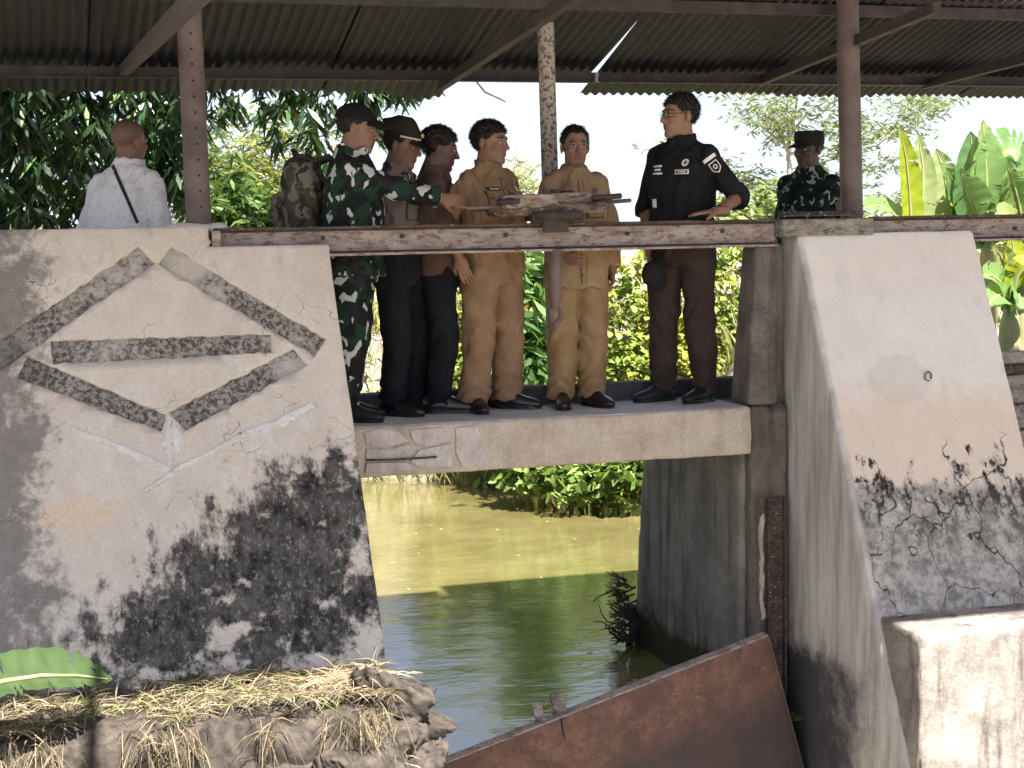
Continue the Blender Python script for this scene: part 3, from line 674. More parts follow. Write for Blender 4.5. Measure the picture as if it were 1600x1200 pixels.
# ================================================================== rubble bank in front of the left pier
def bank():
    r = empty('rubble_bank', (.5, 7.1, -1.6)); tag(r, 'broken masonry bank with dry grass at the foot of the cream pier', 'bank'); inv = Matrix.Translation(-r.location)
    C = [[[(-2.5, 6.8, -2.8), (-2.5, 6.95, -1.06)], [(-2.5, 7.9, -2.8), (-2.5, 7.9, -1.0)]], [[(1.66, 6.75, -2.8), (1.50, 6.92, -1.12)], [(1.66, 7.9, -2.8), (1.56, 7.9, -1.02)]]]
    V, F = hexa(C, (110, 30, 46), .05, .06, 4.6, .08, 2.); link('masonry', quads(V, F), 'rock', r).matrix_parent_inverse = inv
    C = [[[(-2.5, 5.6, -2.8), (-2.5, 5.7, -1.34)], [(-2.5, 7.0, -2.8), (-2.5, 7.0, -1.22)]], [[(1.62, 5.6, -2.8), (1.45, 5.7, -1.40)], [(1.62, 7.0, -2.8), (1.52, 7.0, -1.27)]]]
    V, F = hexa(C, (90, 30, 24), .06, .06, 4.5, .06, 9.); link('masonry', quads(V, F), 'rock', r).matrix_parent_inverse = inv
    return r, inv
bank_root = bank()

# ================================================================== vegetation
def leaf_arrays(P, D, L, Wd, droop=.15, roll=None, up=None):
    """one folded blade per row: 6 verts, 2 quads"""
    n = len(P); P = np.asarray(P, float); D = np.asarray(D, float); D /= np.linalg.norm(D, axis=1, keepdims=True)+1e-9
    L = np.broadcast_to(L, (n,))[:, None]; Wd = np.broadcast_to(Wd, (n,))[:, None]
    u = RNG.normal(size=(n, 3)) if up is None else np.asarray(up, float)+RNG.normal(size=(n, 3))*.35
    S = np.cross(D, u); S /= np.linalg.norm(S, axis=1, keepdims=True)+1e-9
    sag = np.array([0, 0, -1.])*droop*L
    V = np.stack([P-S*Wd*.06, P+S*Wd*.06, P+D*L*.45+sag*.2-S*Wd*.5, P+D*L*.45+sag*.2+S*Wd*.5, P+D*L+sag-S*Wd*.07, P+D*L+sag+S*Wd*.07], 1)
    k = np.arange(n)[:, None]*6
    F = np.concatenate([k+np.array([[0, 1, 3, 2]]), k+np.array([[2, 3, 5, 4]])], 1).reshape(-1, 4)
    return V.reshape(-1, 3), F
def blades(name, P, D, L, Wd, cols, mat, parent=None, droop=.15, up=None):
    V, F = leaf_arrays(P, D, L, Wd, droop, up=up)
    return link(name, quads(V, F, False, {'Col': ('FLOAT_COLOR', np.repeat(np.clip(cols, 0, 1), 6, 0))}), mat, parent)
def rosettes(C, per, spread=.9, down=.45):
    """leaf bases and directions radiating from twig ends"""
    n = len(C); P = np.repeat(C, per, 0)+RNG.normal(size=(n*per, 3))*.025; a = RNG.uniform(0, 2*np.pi, n*per)
    D = np.stack([np.cos(a)*spread, np.sin(a)*spread, RNG.normal(-down, .35, n*per)], 1); return P, D
def cvar(n, c1, c2, j=.25):
    t = RNG.random((n, 1)); c = np.array(c1)*(1-t)+np.array(c2)*t; return c*(1+RNG.normal(0, j, (n, 1))).clip(.4, 1.8)
def in_ell(n, c, r, lo=.55):
    v = RNG.normal(size=(n, 3)); v /= np.linalg.norm(v, axis=1, keepdims=True); return np.array(c)+v*np.array(r)*(RNG.uniform(lo, 1, (n, 1)))
def limbs(mb, base, top, r0, r1, bend=.15, n=6):
    base = np.array(base, float); top = np.array(top, float); pts = []
    for i in range(n+1):
        t = i/n; p = base*(1-t)+top*t; p = p + RNG.normal(size=3)*bend*np.linalg.norm(top-base)*.12*math.sin(math.pi*t); pts.append(p)
    mb.tube(pts, [r0*(1-i/n)+r1*i/n for i in range(n+1)], 8)

def mango():
    b = (-1.2, 12.6, -.2); r = empty('mango_tree', b); tag(r, 'dense dark green tree with long drooping leaves behind the man in white', 'tree'); inv = Matrix.Translation(-r.location)
    mb = MB(); limbs(mb, b, (-1.0, 12.6, 2.2), .22, .16)
    ends = [(-3, 12.3, 3.6), (-1.6, 11.6, 4.6), (.6, 12.2, 4.2), (1.9, 12.0, 3.2), (-.2, 13.5, 4.4), (.9, 11.7, 2.6), (2.7, 12.4, 2.6)]
    for e in ends: limbs(mb, (-1.0, 12.6, 2.0), e, .11, .025, .5)
    for p, q in (((1.6, 12.0, 2.9), (2.2, 11.9, 1.6)), ((.4, 12, 3.0), (.9, 11.8, 1.4)), ((2.3, 12.2, 2.8), (3.0, 12.1, 2.2)), ((2.4, 12.3, 2.7), (3.6, 12.2, 2.05))): limbs(mb, p, q, .025, .006, .8)
    mb.build('trunk', 'bark', r).matrix_parent_inverse = inv
    C = np.concatenate([in_ell(900, (-1.1, 12.4, 1.7), (2.1, 1.5, 1.9), .4), in_ell(420, (-.3, 13.6, 1.6), (1.6, .8, 1.3), .2), in_ell(520, (.4, 11.9, 2.7), (1.6, 1.2, 1.1), .3), in_ell(150, (1.75, 12.0, 2.45), (.95, .6, .75), .2),
                        in_ell(60, (2.6, 12.2, 2.3), (.5, .35, .5), .2), in_ell(60, (.95, 11.8, 1.7), (.3, .4, .5), .2), in_ell(420, (-.8, 12.0, 4.0), (2.6, 1.8, 1.3), .4), in_ell(90, (1.8, 12.8, 3.6), (1.4, 1.0, .9), .5),
                        in_ell(10, (2.05, 11.9, 1.65), (.12, .15, .45), .2)])
    C = C[C[:, 1] > 10.9]
    P, D = rosettes(C, 11, .8, .75); n = len(P)
    co = cvar(n, (.014, .042, .016), (.04, .095, .028)); co[P[:, 0] < .7] *= .6; hl = RNG.random(n) < .035; co[hl] = cvar(hl.sum(), (.10, .19, .05), (.16, .25, .06))  # left leaves darkened to paint in shade; bright ones stand in for highlights
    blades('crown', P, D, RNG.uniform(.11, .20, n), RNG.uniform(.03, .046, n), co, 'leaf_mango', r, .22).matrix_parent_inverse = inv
mango()
def shrub(name, label, cat, blobs, n, size, cols, mat='leaf', down=0., stem=True, group=None, spread=1., asp=.45):
    c0 = blobs[0][0]; b = (c0[0], c0[1], float(ground_h(np.array(c0[0]), np.array(c0[1])))-.05); r = empty(name, b); tag(r, label, cat, group); inv = Matrix.Translation(-r.location)
    if stem:
        mb = MB()
        for c, rr_ in blobs:
            for k in range(3): limbs(mb, (b[0]+random.uniform(-.15, .15), b[1]+random.uniform(-.15, .15), b[2]), (c[0]+random.uniform(-.6, .6)*rr_[0], c[1], c[2]+random.uniform(-.2, .7)*rr_[2]), .03, .006, .6)
        mb.build('trunk', 'bark', r).matrix_parent_inverse = inv
    C = np.concatenate([in_ell(int(n/len(blobs)), c, rr_, .35) for c, rr_ in blobs]); k = 6
    P, D = rosettes(C, k, spread, down); m_ = len(P)
    blades('crown', P, D, RNG.uniform(.7, 1.25, m_)*size, RNG.uniform(.8, 1.2, m_)*size*asp, cvar(m_, *cols), mat, r, .15).matrix_parent_inverse = inv
    return r
def at_(x, y, Y): return tuple(WY(x, y, Y))
YG = ((.20, .26, .045), (.34, .37, .07)); GR = ((.06, .12, .03), (.13, .2, .05)); YW = ((.15, .18, .04), (.27, .28, .075))
shrub('bamboo_thicket', 'bright yellow-green feathery bush beyond the pipe post with holes', 'bush', [(at_(430, 250, 17.5), (.75, .5, .8)), (at_(470, 320, 17.5), (.9, .5, .6)), (at_(400, 330, 17.2), (.8, .5, .6)), (at_(340, 300, 17.5), (.7, .5, .7))], 1300, .12, YW, down=.1, asp=.2)
shrub('leafy_bush', 'leafy green bush low behind the pipe post with holes', 'bush', [(at_(350, 320, 14.), (.4, .4, .45)), (at_(400, 345, 14.), (.5, .4, .35))], 260, .16, ((.05, .12, .03), (.14, .22, .05)), down=.3, asp=.28)

# vine-covered far bank: one mass nobody could count
def thicket():
    n = 26000
    X = RNG.uniform(1.2, 11.5, n); v = RNG.random(n)
    yb = np.clip(16.4+(6.2-X)*.75, 15.2, 19.5)
    lump = np.array([mnoise.noise(Vector((x*.9, 3., 0))) for x in X]); lump2 = np.array([mnoise.noise(Vector((x*2.1, q*3., 7.))) for x, q in zip(X, v)])
    top = np.where(X > 4.3, .75, .35)+.22*lump; top = top+np.clip((X-7)*.15, 0, .6)
    z = -1.80+v**.8*(top+1.8); Yp = yb-.1+v*1.7*np.where(X > 4.3, .8, 1.9)+.35*lump2+RNG.normal(0, .12, n)
    z = z+.12*lump2
    P = np.stack([X, Yp, z], 1); D = np.stack([RNG.normal(0, 1, n), RNG.normal(-.9, .6, n), RNG.normal(.05, .6, n)], 1)
    keep = ~((X < 4.4) & (v < .22)); P, D = P[keep], D[keep]; m_ = len(P); patch = np.array([mnoise.noise(Vector((p[0]*1.4, p[2]*1.8, 11.))) for p in P])[:, None]
    co = cvar(m_, (.17, .22, .035), (.33, .35, .065), .22); co = np.where(patch > .05, co*np.array([1.25, 1.12, 1.1]), co*np.array([.85, .95, .9]))
    V, F = leaf_arrays(P, D, (sz_ := RNG.choice([.6, 1., 1.5], m_, p=[.35, .5, .15]))*RNG.uniform(.07, .125, m_), sz_*RNG.uniform(.045, .095, m_), .1, up=np.tile([0, -.6, 1.], (m_, 1)))
    o = link('creeping_vines', quads(V, F, False, {'Col': ('FLOAT_COLOR', np.repeat(co.clip(0, 1), 6, 0))}), 'leaf'); tag(o, 'sunlit yellow-green creepers covering the far bank', 'vines', kind='stuff')
    # rough grass at the waterline and behind
    n = 9000; X = RNG.uniform(1.3, 10, n); yb = np.clip(16.4+(6.2-X)*.75, 15.2, 19.5); t = RNG.random(n); Yp = yb+t*4.5-.3
    z = np.array([float(ground_h(np.array(a), np.array(b))) for a, b in zip(X, Yp)]); z = np.maximum(z, WATER+.0)
    P = np.stack([X, Yp, z], 1); D = np.stack([RNG.normal(0, .35, n), RNG.normal(-.1, .35, n), np.ones(n)], 1)
    dry = (RNG.random(n) < .55)[:, None]; co = np.where(dry, cvar(n, (.20, .175, .085), (.34, .29, .16)), cvar(n, (.16, .22, .05), (.28, .32, .08)))
    o = blades('bank_grass', P, D, RNG.uniform(.25, .7, n), RNG.uniform(.015, .03, n), co, 'straw', None, .25); tag(o, 'dry and green grass along the far bank', 'grass', kind='stuff')
thicket()
shrub('water_bush', 'round leafy bush leaning over the water under the walkway', 'bush', [(at_(940, 742, 15.3), (.75, .4, .33)), (at_(850, 735, 15.8), (.5, .4, .25)), (at_(985, 735, 15.0), (.35, .3, .32)), (at_(900, 690, 15.8), (1.1, .4, .5))], 620, .12, ((.10, .19, .04), (.24, .32, .08)), down=.1, asp=.6)
shrub('broadleaf_weed', 'tall broad-leaved weed seen between the two men in khaki', 'plant', [(at_(825, 430, 16.6), (.28, .3, .35)), (at_(835, 520, 16.4), (.3, .3, .45)), (at_(820, 580, 16.3), (.3, .3, .3))], 120, .3, ((.05, .13, .04), (.16, .26, .08)), down=.35, asp=.28, stem=False)
shrub('reed_clump', 'pale grassy clump rising between the two men in khaki', 'plant', [(at_(805, 290, 19), (.35, .3, .28)), (at_(790, 320, 19), (.5, .3, .25))], 120, .22, ((.30, .33, .12), (.42, .42, .2)), down=-.6, asp=.1)
shrub('roadside_shrub', 'pale green shrub low behind the far soldier', 'bush', [(at_(1150, 345, 24), (.9, .5, .5)), (at_(1210, 330, 24), (.9, .5, .6))], 260, .2, ((.16, .22, .08), (.3, .34, .14)), asp=.35)
def reed():
    mb = MB(); a = np.array(at_(803, 300, 17.)); b = np.array(at_(808, 130, 17.)); g = np.array([a[0], a[1], -.6])
    mb.tube([g, a, a*.5+b*.5+[.02, 0, 0], b], [.008, .006, .004, .002], 6); mb.tube([b*.7+a*.3, b*.75+a*.25+[.06, 0, .15]], [.003, .001], 5); o = mb.build('reed_stalk', 'bark_pale'); tag(o, 'single thin tall stalk against the sky left of the middle post', 'reed')
reed()

# pale feathery tree far right
def pale_tree():
    Yt = 30.; b = at_(1228, 420, Yt); r = empty('feathery_tree', (b[0], b[1], -.5)); tag(r, 'tall pale feathery tree in open layers behind the far soldier', 'tree'); inv = Matrix.Translation(-r.location)
    mb = MB(); top = np.array(at_(1232, 95, Yt)); base = np.array([b[0], Yt, -.5]); mb.tube([base, base*.5+top*.5+[.05, 0, 0], top], [.085, .055, .02], 8)
    tips = [(1140, 135, 1232, 230), (1300, 120, 1232, 220), (1180, 175, 1230, 250), (1320, 175, 1232, 245), (1105, 225, 1230, 300), (1150, 260, 1229, 320), (1310, 235, 1232, 290), (1430, 165, 1300, 240), (1400, 200, 1300, 245), (1380, 250, 1240, 310), (1120, 320, 1228, 350), (1300, 320, 1230, 345), (1230, 140, 1232, 240), (1230, 90, 1232, 200), (1180, 300, 1229, 340), (1390, 310, 1235, 350), (1440, 150, 1380, 205)]
    Cs = []
    for tx, ty, sx, sy in tips:
        dy = random.uniform(-1.6, 1.6); s = np.array(at_(sx, sy, Yt)); t = np.array(at_(tx, ty, Yt))+[0, dy, 0]; limbs(mb, s, t, .03, .008, .5)
        for k in range(34):
            q = s*(1-(a := random.uniform(.3, 1.08)))+t*a; Cs.append(q+RNG.normal(size=3)*[.24, .4, .10])
    mb.build('trunk', 'bark_pale', r).matrix_parent_inverse = inv
    P, D = rosettes(np.array(Cs), 13, 1., .15); n = len(P); P = P+RNG.normal(size=(n, 3))*[.12, .12, .05]
    blades('crown', P, D, RNG.uniform(.10, .2, n), RNG.uniform(.03, .055, n), cvar(n, (.10, .135, .055), (.22, .25, .11)), 'leaf', r, .2).matrix_parent_inverse = inv
pale_tree()

# bananas
def banana_leaf(name, parent, inv, pts, wd, face, col, torn=.3, cup=.25, seed=0):
    rr = random.Random(seed); pts = [Vector(p) for p in pts]; n = 26
    def bez(t):
        q = list(pts)
        while len(q) > 1: q = [q[i].lerp(q[i+1], t) for i in range(len(q)-1)]
        return q[0]
    V = []; F = []; UV = []; C = []
    face = Vector(face).normalized(); cross = [-1, -.62, -.25, -.04, .04, .25, .62, 1]
    offs = {-1: 0., 1: 0.}
    rows = []
    for i in range(n+1):
        t = i/n; p = bez(t); d = (bez(min(1, t+.02))-bez(max(0, t-.02))).normalized(); s = d.cross(face).normalized(); nn = s.cross(d)
        wv = wd*min(1, (t/.12)**.6 if t > 0 else 0)*(1-max(0, (t-.55)/.45)**2.2)+.004
        row = []
        for c in cross:
            a = abs(c); off = nn*(cup*wv*a*a) + Vector((0, 0, -.10*wv*a*a))
            q = p+s*(wv*c)+off+nn*(.006*math.sin(t*48+c*3)*abs(c))
            if 0 < abs(c) <= .05: q = q - nn*.006
            row.append(len(V)); V.append(q); UV.append((t, c*.5, 0)); k = rr.uniform(.85, 1.15)*(1+.1*math.sin(i*1.7)); C.append([col[j]*k for j in range(3)])
        rows.append(row)
    slits = {(i, sd) for i in range(3, n-1) for sd in (0, 1) if rr.random() < torn}
    for i in range(n):
        for j in range(7):
            side = 0 if j < 3 else 1
            a = [rows[i][j], rows[i][j+1], rows[i+1][j+1], rows[i+1][j]]
            if j in (0, 1, 5, 6) and (i, side) in slits:
                oj = (0, 1) if j < 3 else (1, 0)          # open a tear: pull the outer edge of this strip back
                e = 3 if j < 3 else 2
                vi = rows[i+1][j if j < 3 else j+1]; q = V[vi].lerp(V[rows[i][j if j < 3 else j+1]], .65 if j in (0, 6) else .35); V.append(q+Vector((0, -.01, -.01))); UV.append(UV[vi]); C.append(C[vi])
                if j in (0, 6): a[e] = len(V)-1
                else: a[e] = len(V)-1
            F.append(tuple(a))
    o = link(name, quads([tuple(v) for v in V], np.array(F), True, {'Col': ('FLOAT_COLOR', np.array(C).clip(0, 1)), 'uvw': ('FLOAT_VECTOR', np.array(UV))}), 'leaf_banana', parent); o.matrix_parent_inverse = inv
    mb = MB(); mb.tube([bez(t)-face*.0 for t in (0, .25, .5, .75, .97)], [.016, .013, .010, .007, .003], 6); m_ = mb.build('midrib', 'stem_banana', o); return o
KW = 1.1
def banana(label, px, py, Y, leaves, stem_h=1.0):
    b = at_(px, py, Y); g = float(ground_h(np.array(b[0]), np.array(Y))); r = empty('banana_plant', (b[0], Y, g)); tag(r, label, 'banana plant', 'banana plants on the right'); inv = Matrix.Translation(-r.location)
    mb = MB(); mb.tube([(b[0], Y, g-.1), (b[0], Y, g+stem_h*.6), (b[0]+.02, Y, g+stem_h)], [.11, .085, .05], 12); mb.build('stem', 'stem_banana', r).matrix_parent_inverse = inv
    base = np.array([b[0]+.02, Y, g+stem_h-.05])
    for k, (pp, wd, face, col, torn) in enumerate(leaves):
        pts = [base]+[np.array(at_(x, y, Y+dy)) for x, y, dy in pp]; banana_leaf('leaf', r, inv, pts, wd*KW, face, col, torn, .3, k*3+int(px))
BY, BG, BD, BO = (.30, .35, .02), (.17, .29, .085), (.085, .19, .07), (.26, .31, .12)
F_ = lambda a, b: (a, -1, b)
banana('yellow-green banana with one tall upright leaf nearest the right post', 1425, 345, 12.6, [
    ([(1420, 330, 0), (1424, 265, 0), (1405, 197, -.1)], .105, F_(.15, .05), BY, .03), ([(1440, 330, .05), (1452, 280, .1), (1433, 205, .15)], .10, F_(-.35, .1), BO, .15),
    ([(1405, 330, .1), (1385, 312, 0), (1345, 326, -.3)], .13, (.1, -.7, .8), BG, .4)], 1.0)
banana('ragged banana between the yellow-green one and the tallest one', 1488, 345, 12.9, [
    ([(1480, 320, 0), (1482, 270, .1), (1462, 232, .15)], .12, F_(-.5, .1), BO, .25), ([(1500, 330, -.1), (1490, 290, -.15), (1468, 255, -.2)], .17, F_(.5, .3), BG, .2),
    ([(1512, 335, -.1), (1500, 300, -.2), (1478, 262, -.25)], .16, F_(-.4, .5), (.14, .26, .08), .3), ([(1470, 330, .2), (1462, 290, .3), (1450, 250, .3)], .13, F_(-.2, .0), BO, .3), ([(1490, 335, -.2), (1500, 318, -.3), (1525, 330, -.45)], .12, F_(.2, .8), BY, .25)], .95)
banana('tallest banana with a broad notched leaf pointing at the sky', 1541, 345, 12.4, [
    ([(1541, 320, 0), (1541, 270, -.05), (1541, 208, 0)], .20, F_(.05, .1), BG, .12), ([(1530, 320, .2), (1522, 260, .25), (1516, 205, .25)], .17, F_(-.35, .05), BD, .12),
    ([(1548, 300, .1), (1535, 215, .15), (1536, 188, .15)], .13, F_(.3, .0), BO, .08), ([(1550, 290, .0), (1552, 215, .0), (1585, 215, -.05), (1625, 275, -.1)], .22, F_(.1, .55), (.16, .29, .09), .4),
    ([(1528, 330, -.2), (1510, 300, -.25), (1500, 262, -.3)], .15, F_(-.5, .3), BD, .2), ([(1555, 335, -.2), (1572, 315, -.3), (1588, 272, -.3)], .12, F_(.6, .3), BD, .15)], 1.0)
banana('banana leaning past the right edge of the frame', 1600, 350, 12.1, [
    ([(1596, 330, 0), (1588, 290, -.05), (1572, 255, -.1)], .15, F_(-.4, .2), BG, .35), ([(1604, 330, .1), (1608, 270, .1), (1598, 222, .1)], .18, F_(.2, .1), (.15, .27, .09), .3), ([(1590, 340, -.2), (1578, 325, -.3), (1556, 340, -.4)], .12, F_(-.2, .8), BO, .3),
    ([(1612, 330, -.1), (1622, 300, -.2), (1610, 330, -.4)], .14, F_(.2, .6), BY, .3)], 1.0)
banana('low young banana seen under the right beam', 1578, 480, 11.6, [
    ([(1574, 450, 0), (1556, 420, -.05), (1532, 432, -.2)], .13, F_(-.2, .7), BG, .2), ([(1582, 440, 0), (1598, 405, 0), (1622, 420, -.15)], .13, F_(.2, .7), BY, .2), ([(1572, 455, -.1), (1556, 450, -.2), (1540, 485, -.3)], .11, F_(-.3, .6), BG, .25),
    ([(1588, 455, -.1), (1600, 448, -.2), (1592, 492, -.3)], .12, F_(.3, .6), BG, .3), ([(1576, 430, .1), (1570, 395, .1), (1550, 385, .05)], .10, F_(-.3, .3), BO, .2), ([(1584, 430, .1), (1586, 390, .1), (1580, 365, .1)], .11, F_(.1, .1), BY, .15)], .5)

# dead roots on the abutment corner
def roots():
    c = np.array(WY(985, 985, 10.25)); r = empty('dead_root_clump', c); tag(r, 'tangle of dead brown roots clinging to the abutment corner', 'roots'); inv = Matrix.Translation(-r.location)
    rr = random.Random(3)
    for k in range(60):
        s = np.array(WY(rr.uniform(972, 996), rr.uniform(905, 1010), 10.2+rr.uniform(-.1, .15))); p = s.copy(); pts = [p.copy()]
        d = np.array([-1., rr.uniform(-.5, .3), rr.uniform(-.5, .9)]); L = rr.uniform(.035, .075)
        for j in range(rr.randint(2, 4)):
            d = d/np.linalg.norm(d); p = p+d*L; pts.append(p.copy()); d = d+np.array([rr.uniform(-.3, .5), rr.uniform(-.4, .4), rr.uniform(-.5, .7)])
        mb = MB(); mb.tube(pts, [.008-.006*i/len(pts) for i in range(len(pts))], 6)
        if rr.random() < .6: q = pts[1]; mb.tube([q, q+np.array([rr.uniform(-.09, -.02), rr.uniform(-.04, .04), rr.uniform(-.03, .09)])], [.007, .003], 5)
        mb.build('root', 'deadwood', r).matrix_parent_inverse = inv
    V, F = hexa(boxc(c[0]-.02, c[0]+.04, 10.2, 10.3, c[2]-.1, c[2]+.18), (6, 6, 10), .03, .04, 9.); link('root_core', quads(V, F), 'deadwood', r).matrix_parent_inverse = inv
roots()

# dry grass on the rubble bank
def dry_grass():
    n = 11000; X = RNG.uniform(-1.6, 1.50, n); Yp = np.where(RNG.random(n) < .6, RNG.uniform(6.95, 7.5, n), RNG.uniform(5.8, 6.95, n)); z = np.where(Yp > 6.93, -1.06, -1.33)+.02
    P = np.stack([X, Yp, z], 1); P[:, 2] += np.array([.045*fbm(p, 3.2) for p in P]); D = np.stack([RNG.normal(0, .9, n), RNG.normal(-.2, .8, n), RNG.uniform(.0, .55, n)], 1)
    kp = np.array([mnoise.noise(Vector((p[0]*2.4, p[1]*2.4, 1.))) for p in P]) > -.12; P, D = P[kp], D[kp]; n = len(P)
    gr = (RNG.random(n) < .18)[:, None]; co = np.where(gr, cvar(n, (.10, .13, .035), (.18, .2, .06)), cvar(n, (.17, .135, .085), (.36, .29, .19)))
    o = blades('dry_grass', P, D, RNG.uniform(.05, .17, n), RNG.uniform(.003, .008, n), co, 'straw', None, .35); tag(o, 'straw coloured dry grass on the rubble bank', 'grass', kind='stuff')
    n = 1500; P = np.stack([RNG.uniform(-1.5, 1.55, n), RNG.uniform(6.82, 6.98, n), RNG.uniform(-1.16, -1.05, n)], 1); D = np.stack([RNG.normal(0, .6, n), RNG.normal(-.55, .3, n), RNG.normal(-.5, .6, n)], 1)
    kp = np.array([mnoise.noise(Vector((p[0]*3.4, 5., 1.))) for p in P]) > -.05; P, D = P[kp], D[kp]; n = len(P)
    o = blades('hanging_grass', P, D, RNG.uniform(.06, .22, n), RNG.uniform(.003, .007, n), cvar(n, (.12, .095, .055), (.3, .24, .15)), 'straw', None, .5); tag(o, 'dry grass hanging over the edge of the rubble bank', 'grass', kind='stuff')
    n = 420; P = np.array(WY(545, 1062, 7.2))+RNG.normal(size=(n, 3))*[.1, .06, .03]; D = np.stack([RNG.normal(0, 1, n), RNG.normal(0, .6, n), RNG.uniform(-.1, .7, n)], 1)
    o = blades('straw_heap', P, D, RNG.uniform(.08, .22, n), RNG.uniform(.002, .005, n), cvar(n, (.36, .27, .16), (.55, .44, .29)), 'straw', None, .35); tag(o, 'small heap of pale straw against the foot of the cream pier', 'straw')
dry_grass()
def fallen_leaf():
    a = np.array(WY(-60, 1085, 6.85)); r = empty('fallen_banana_leaf', a); tag(r, 'large green banana leaf lying on the grass at the far left', 'leaf'); inv = Matrix.Translation(-r.location)
    banana_leaf('blade', r, inv, [a, np.array(WY(30, 1050, 6.9)), np.array(WY(100, 1050, 6.95)), np.array(WY(175, 1062, 7.))], .12, (0, -.5, .85), (.05, .085, .03), .3, .5, 5).data.materials[0] = M['straw']
fallen_leaf()

def debris():
    n = 70; X = RNG.uniform(1.6, 5.8, n); Yp = RNG.uniform(8.5, 17.5, n); P = np.stack([X, Yp, X*0+WATER+.006], 1); D = np.stack([RNG.normal(size=n), RNG.normal(size=n), X*0], 1)
    k = P[:, 0] < .38*P[:, 1]+.1; P, D = P[k], D[k]; n = len(P); V, F = leaf_arrays(P, D, RNG.uniform(.015, .07, n), RNG.uniform(.008, .03, n), 0., up=np.tile([0, 0, 8.], (n, 1)))
    o = link('floating_debris', quads(V, F, False, {'Col': ('FLOAT_COLOR', np.repeat(cvar(n, (.3, .28, .12), (.5, .46, .3)), 6, 0).clip(0, 1))}), 'straw'); tag(o, 'specks of leaf litter floating on the pond', 'debris', kind='stuff')
debris()

# ================================================================== people: implicit figures meshed with surface nets
f32 = np.float32
def cap(a, b, r1, r2):
    a = np.array(a, float); b = np.array(b, float); ba = b-a; L2 = float(ba@ba)+1e-9
    def f(p):
        pa = p-a; t = np.clip(pa@ba/L2, 0, 1); q = pa-t[:, None]*ba; return np.sqrt((q*q).sum(1))-(r1+(r2-r1)*t)
    return f
def ell(c, r, R=None):
    c = np.array(c, float); r = np.array(r, float)
    def f(p):
        q = p-c
        if R is not None: q = q@R
        q = q/r; k0 = np.sqrt((q*q).sum(1)); k1 = np.sqrt(((q/r)**2).sum(1)); return k0*(k0-1)/np.maximum(k1, 1e-6)
    return f
def sect(T, ex=2.3):
    T = np.array(T, float); z = T[:, 0]
    def f(p):
        cx, cy_, a, b = [np.interp(p[:, 2], z, T[:, i]) for i in (1, 2, 3, 4)]
        q = (np.abs((p[:, 0]-cx)/a)**ex+np.abs((p[:, 1]-cy_)/b)**ex)**(1/ex); d = (q-1)*np.minimum(a, b)
        return np.maximum(d, np.maximum(z[0]-p[:, 2], p[:, 2]-z[-1]))
    return f
def smin(a, b, k):
    h = np.clip(.5+.5*(b-a)/k, 0, 1); return b+(a-b)*h-k*h*(1-h)
def union(fs, k):
    def f(p):
        d = None
        for q in fs:
            if isinstance(q, tuple): g, kk = q
            else: g, kk = q, k
            d = g(p) if d is None else smin(d, g(p), kk)
        return d
    return f
def cutp(f, pt, n):                              # keep the half space behind n
    pt = np.array(pt, float); n = np.array(n, float); n = n/np.linalg.norm(n)
    return lambda p: np.maximum(f(p), (p-pt)@n)
def folds(f, amp, seed, sc_=(18., 18., 14.), z0=None):
    r_ = np.random.default_rng(seed); K = r_.normal(size=(7, 3))*np.array(sc_); ph = r_.uniform(0, 6.28, 7)
    def g(p):
        d = f(p); m_ = np.abs(d) < .04
        if m_.any():
            q = p[m_]; w_ = np.zeros(len(q))
            for i in range(7): w_ += (1-2*np.abs(np.sin(q@K[i]+ph[i]+.8*np.sin(q@K[(i+3) % 7]*.5))))
            d[m_] += amp*w_/2.6
        return d
    return g
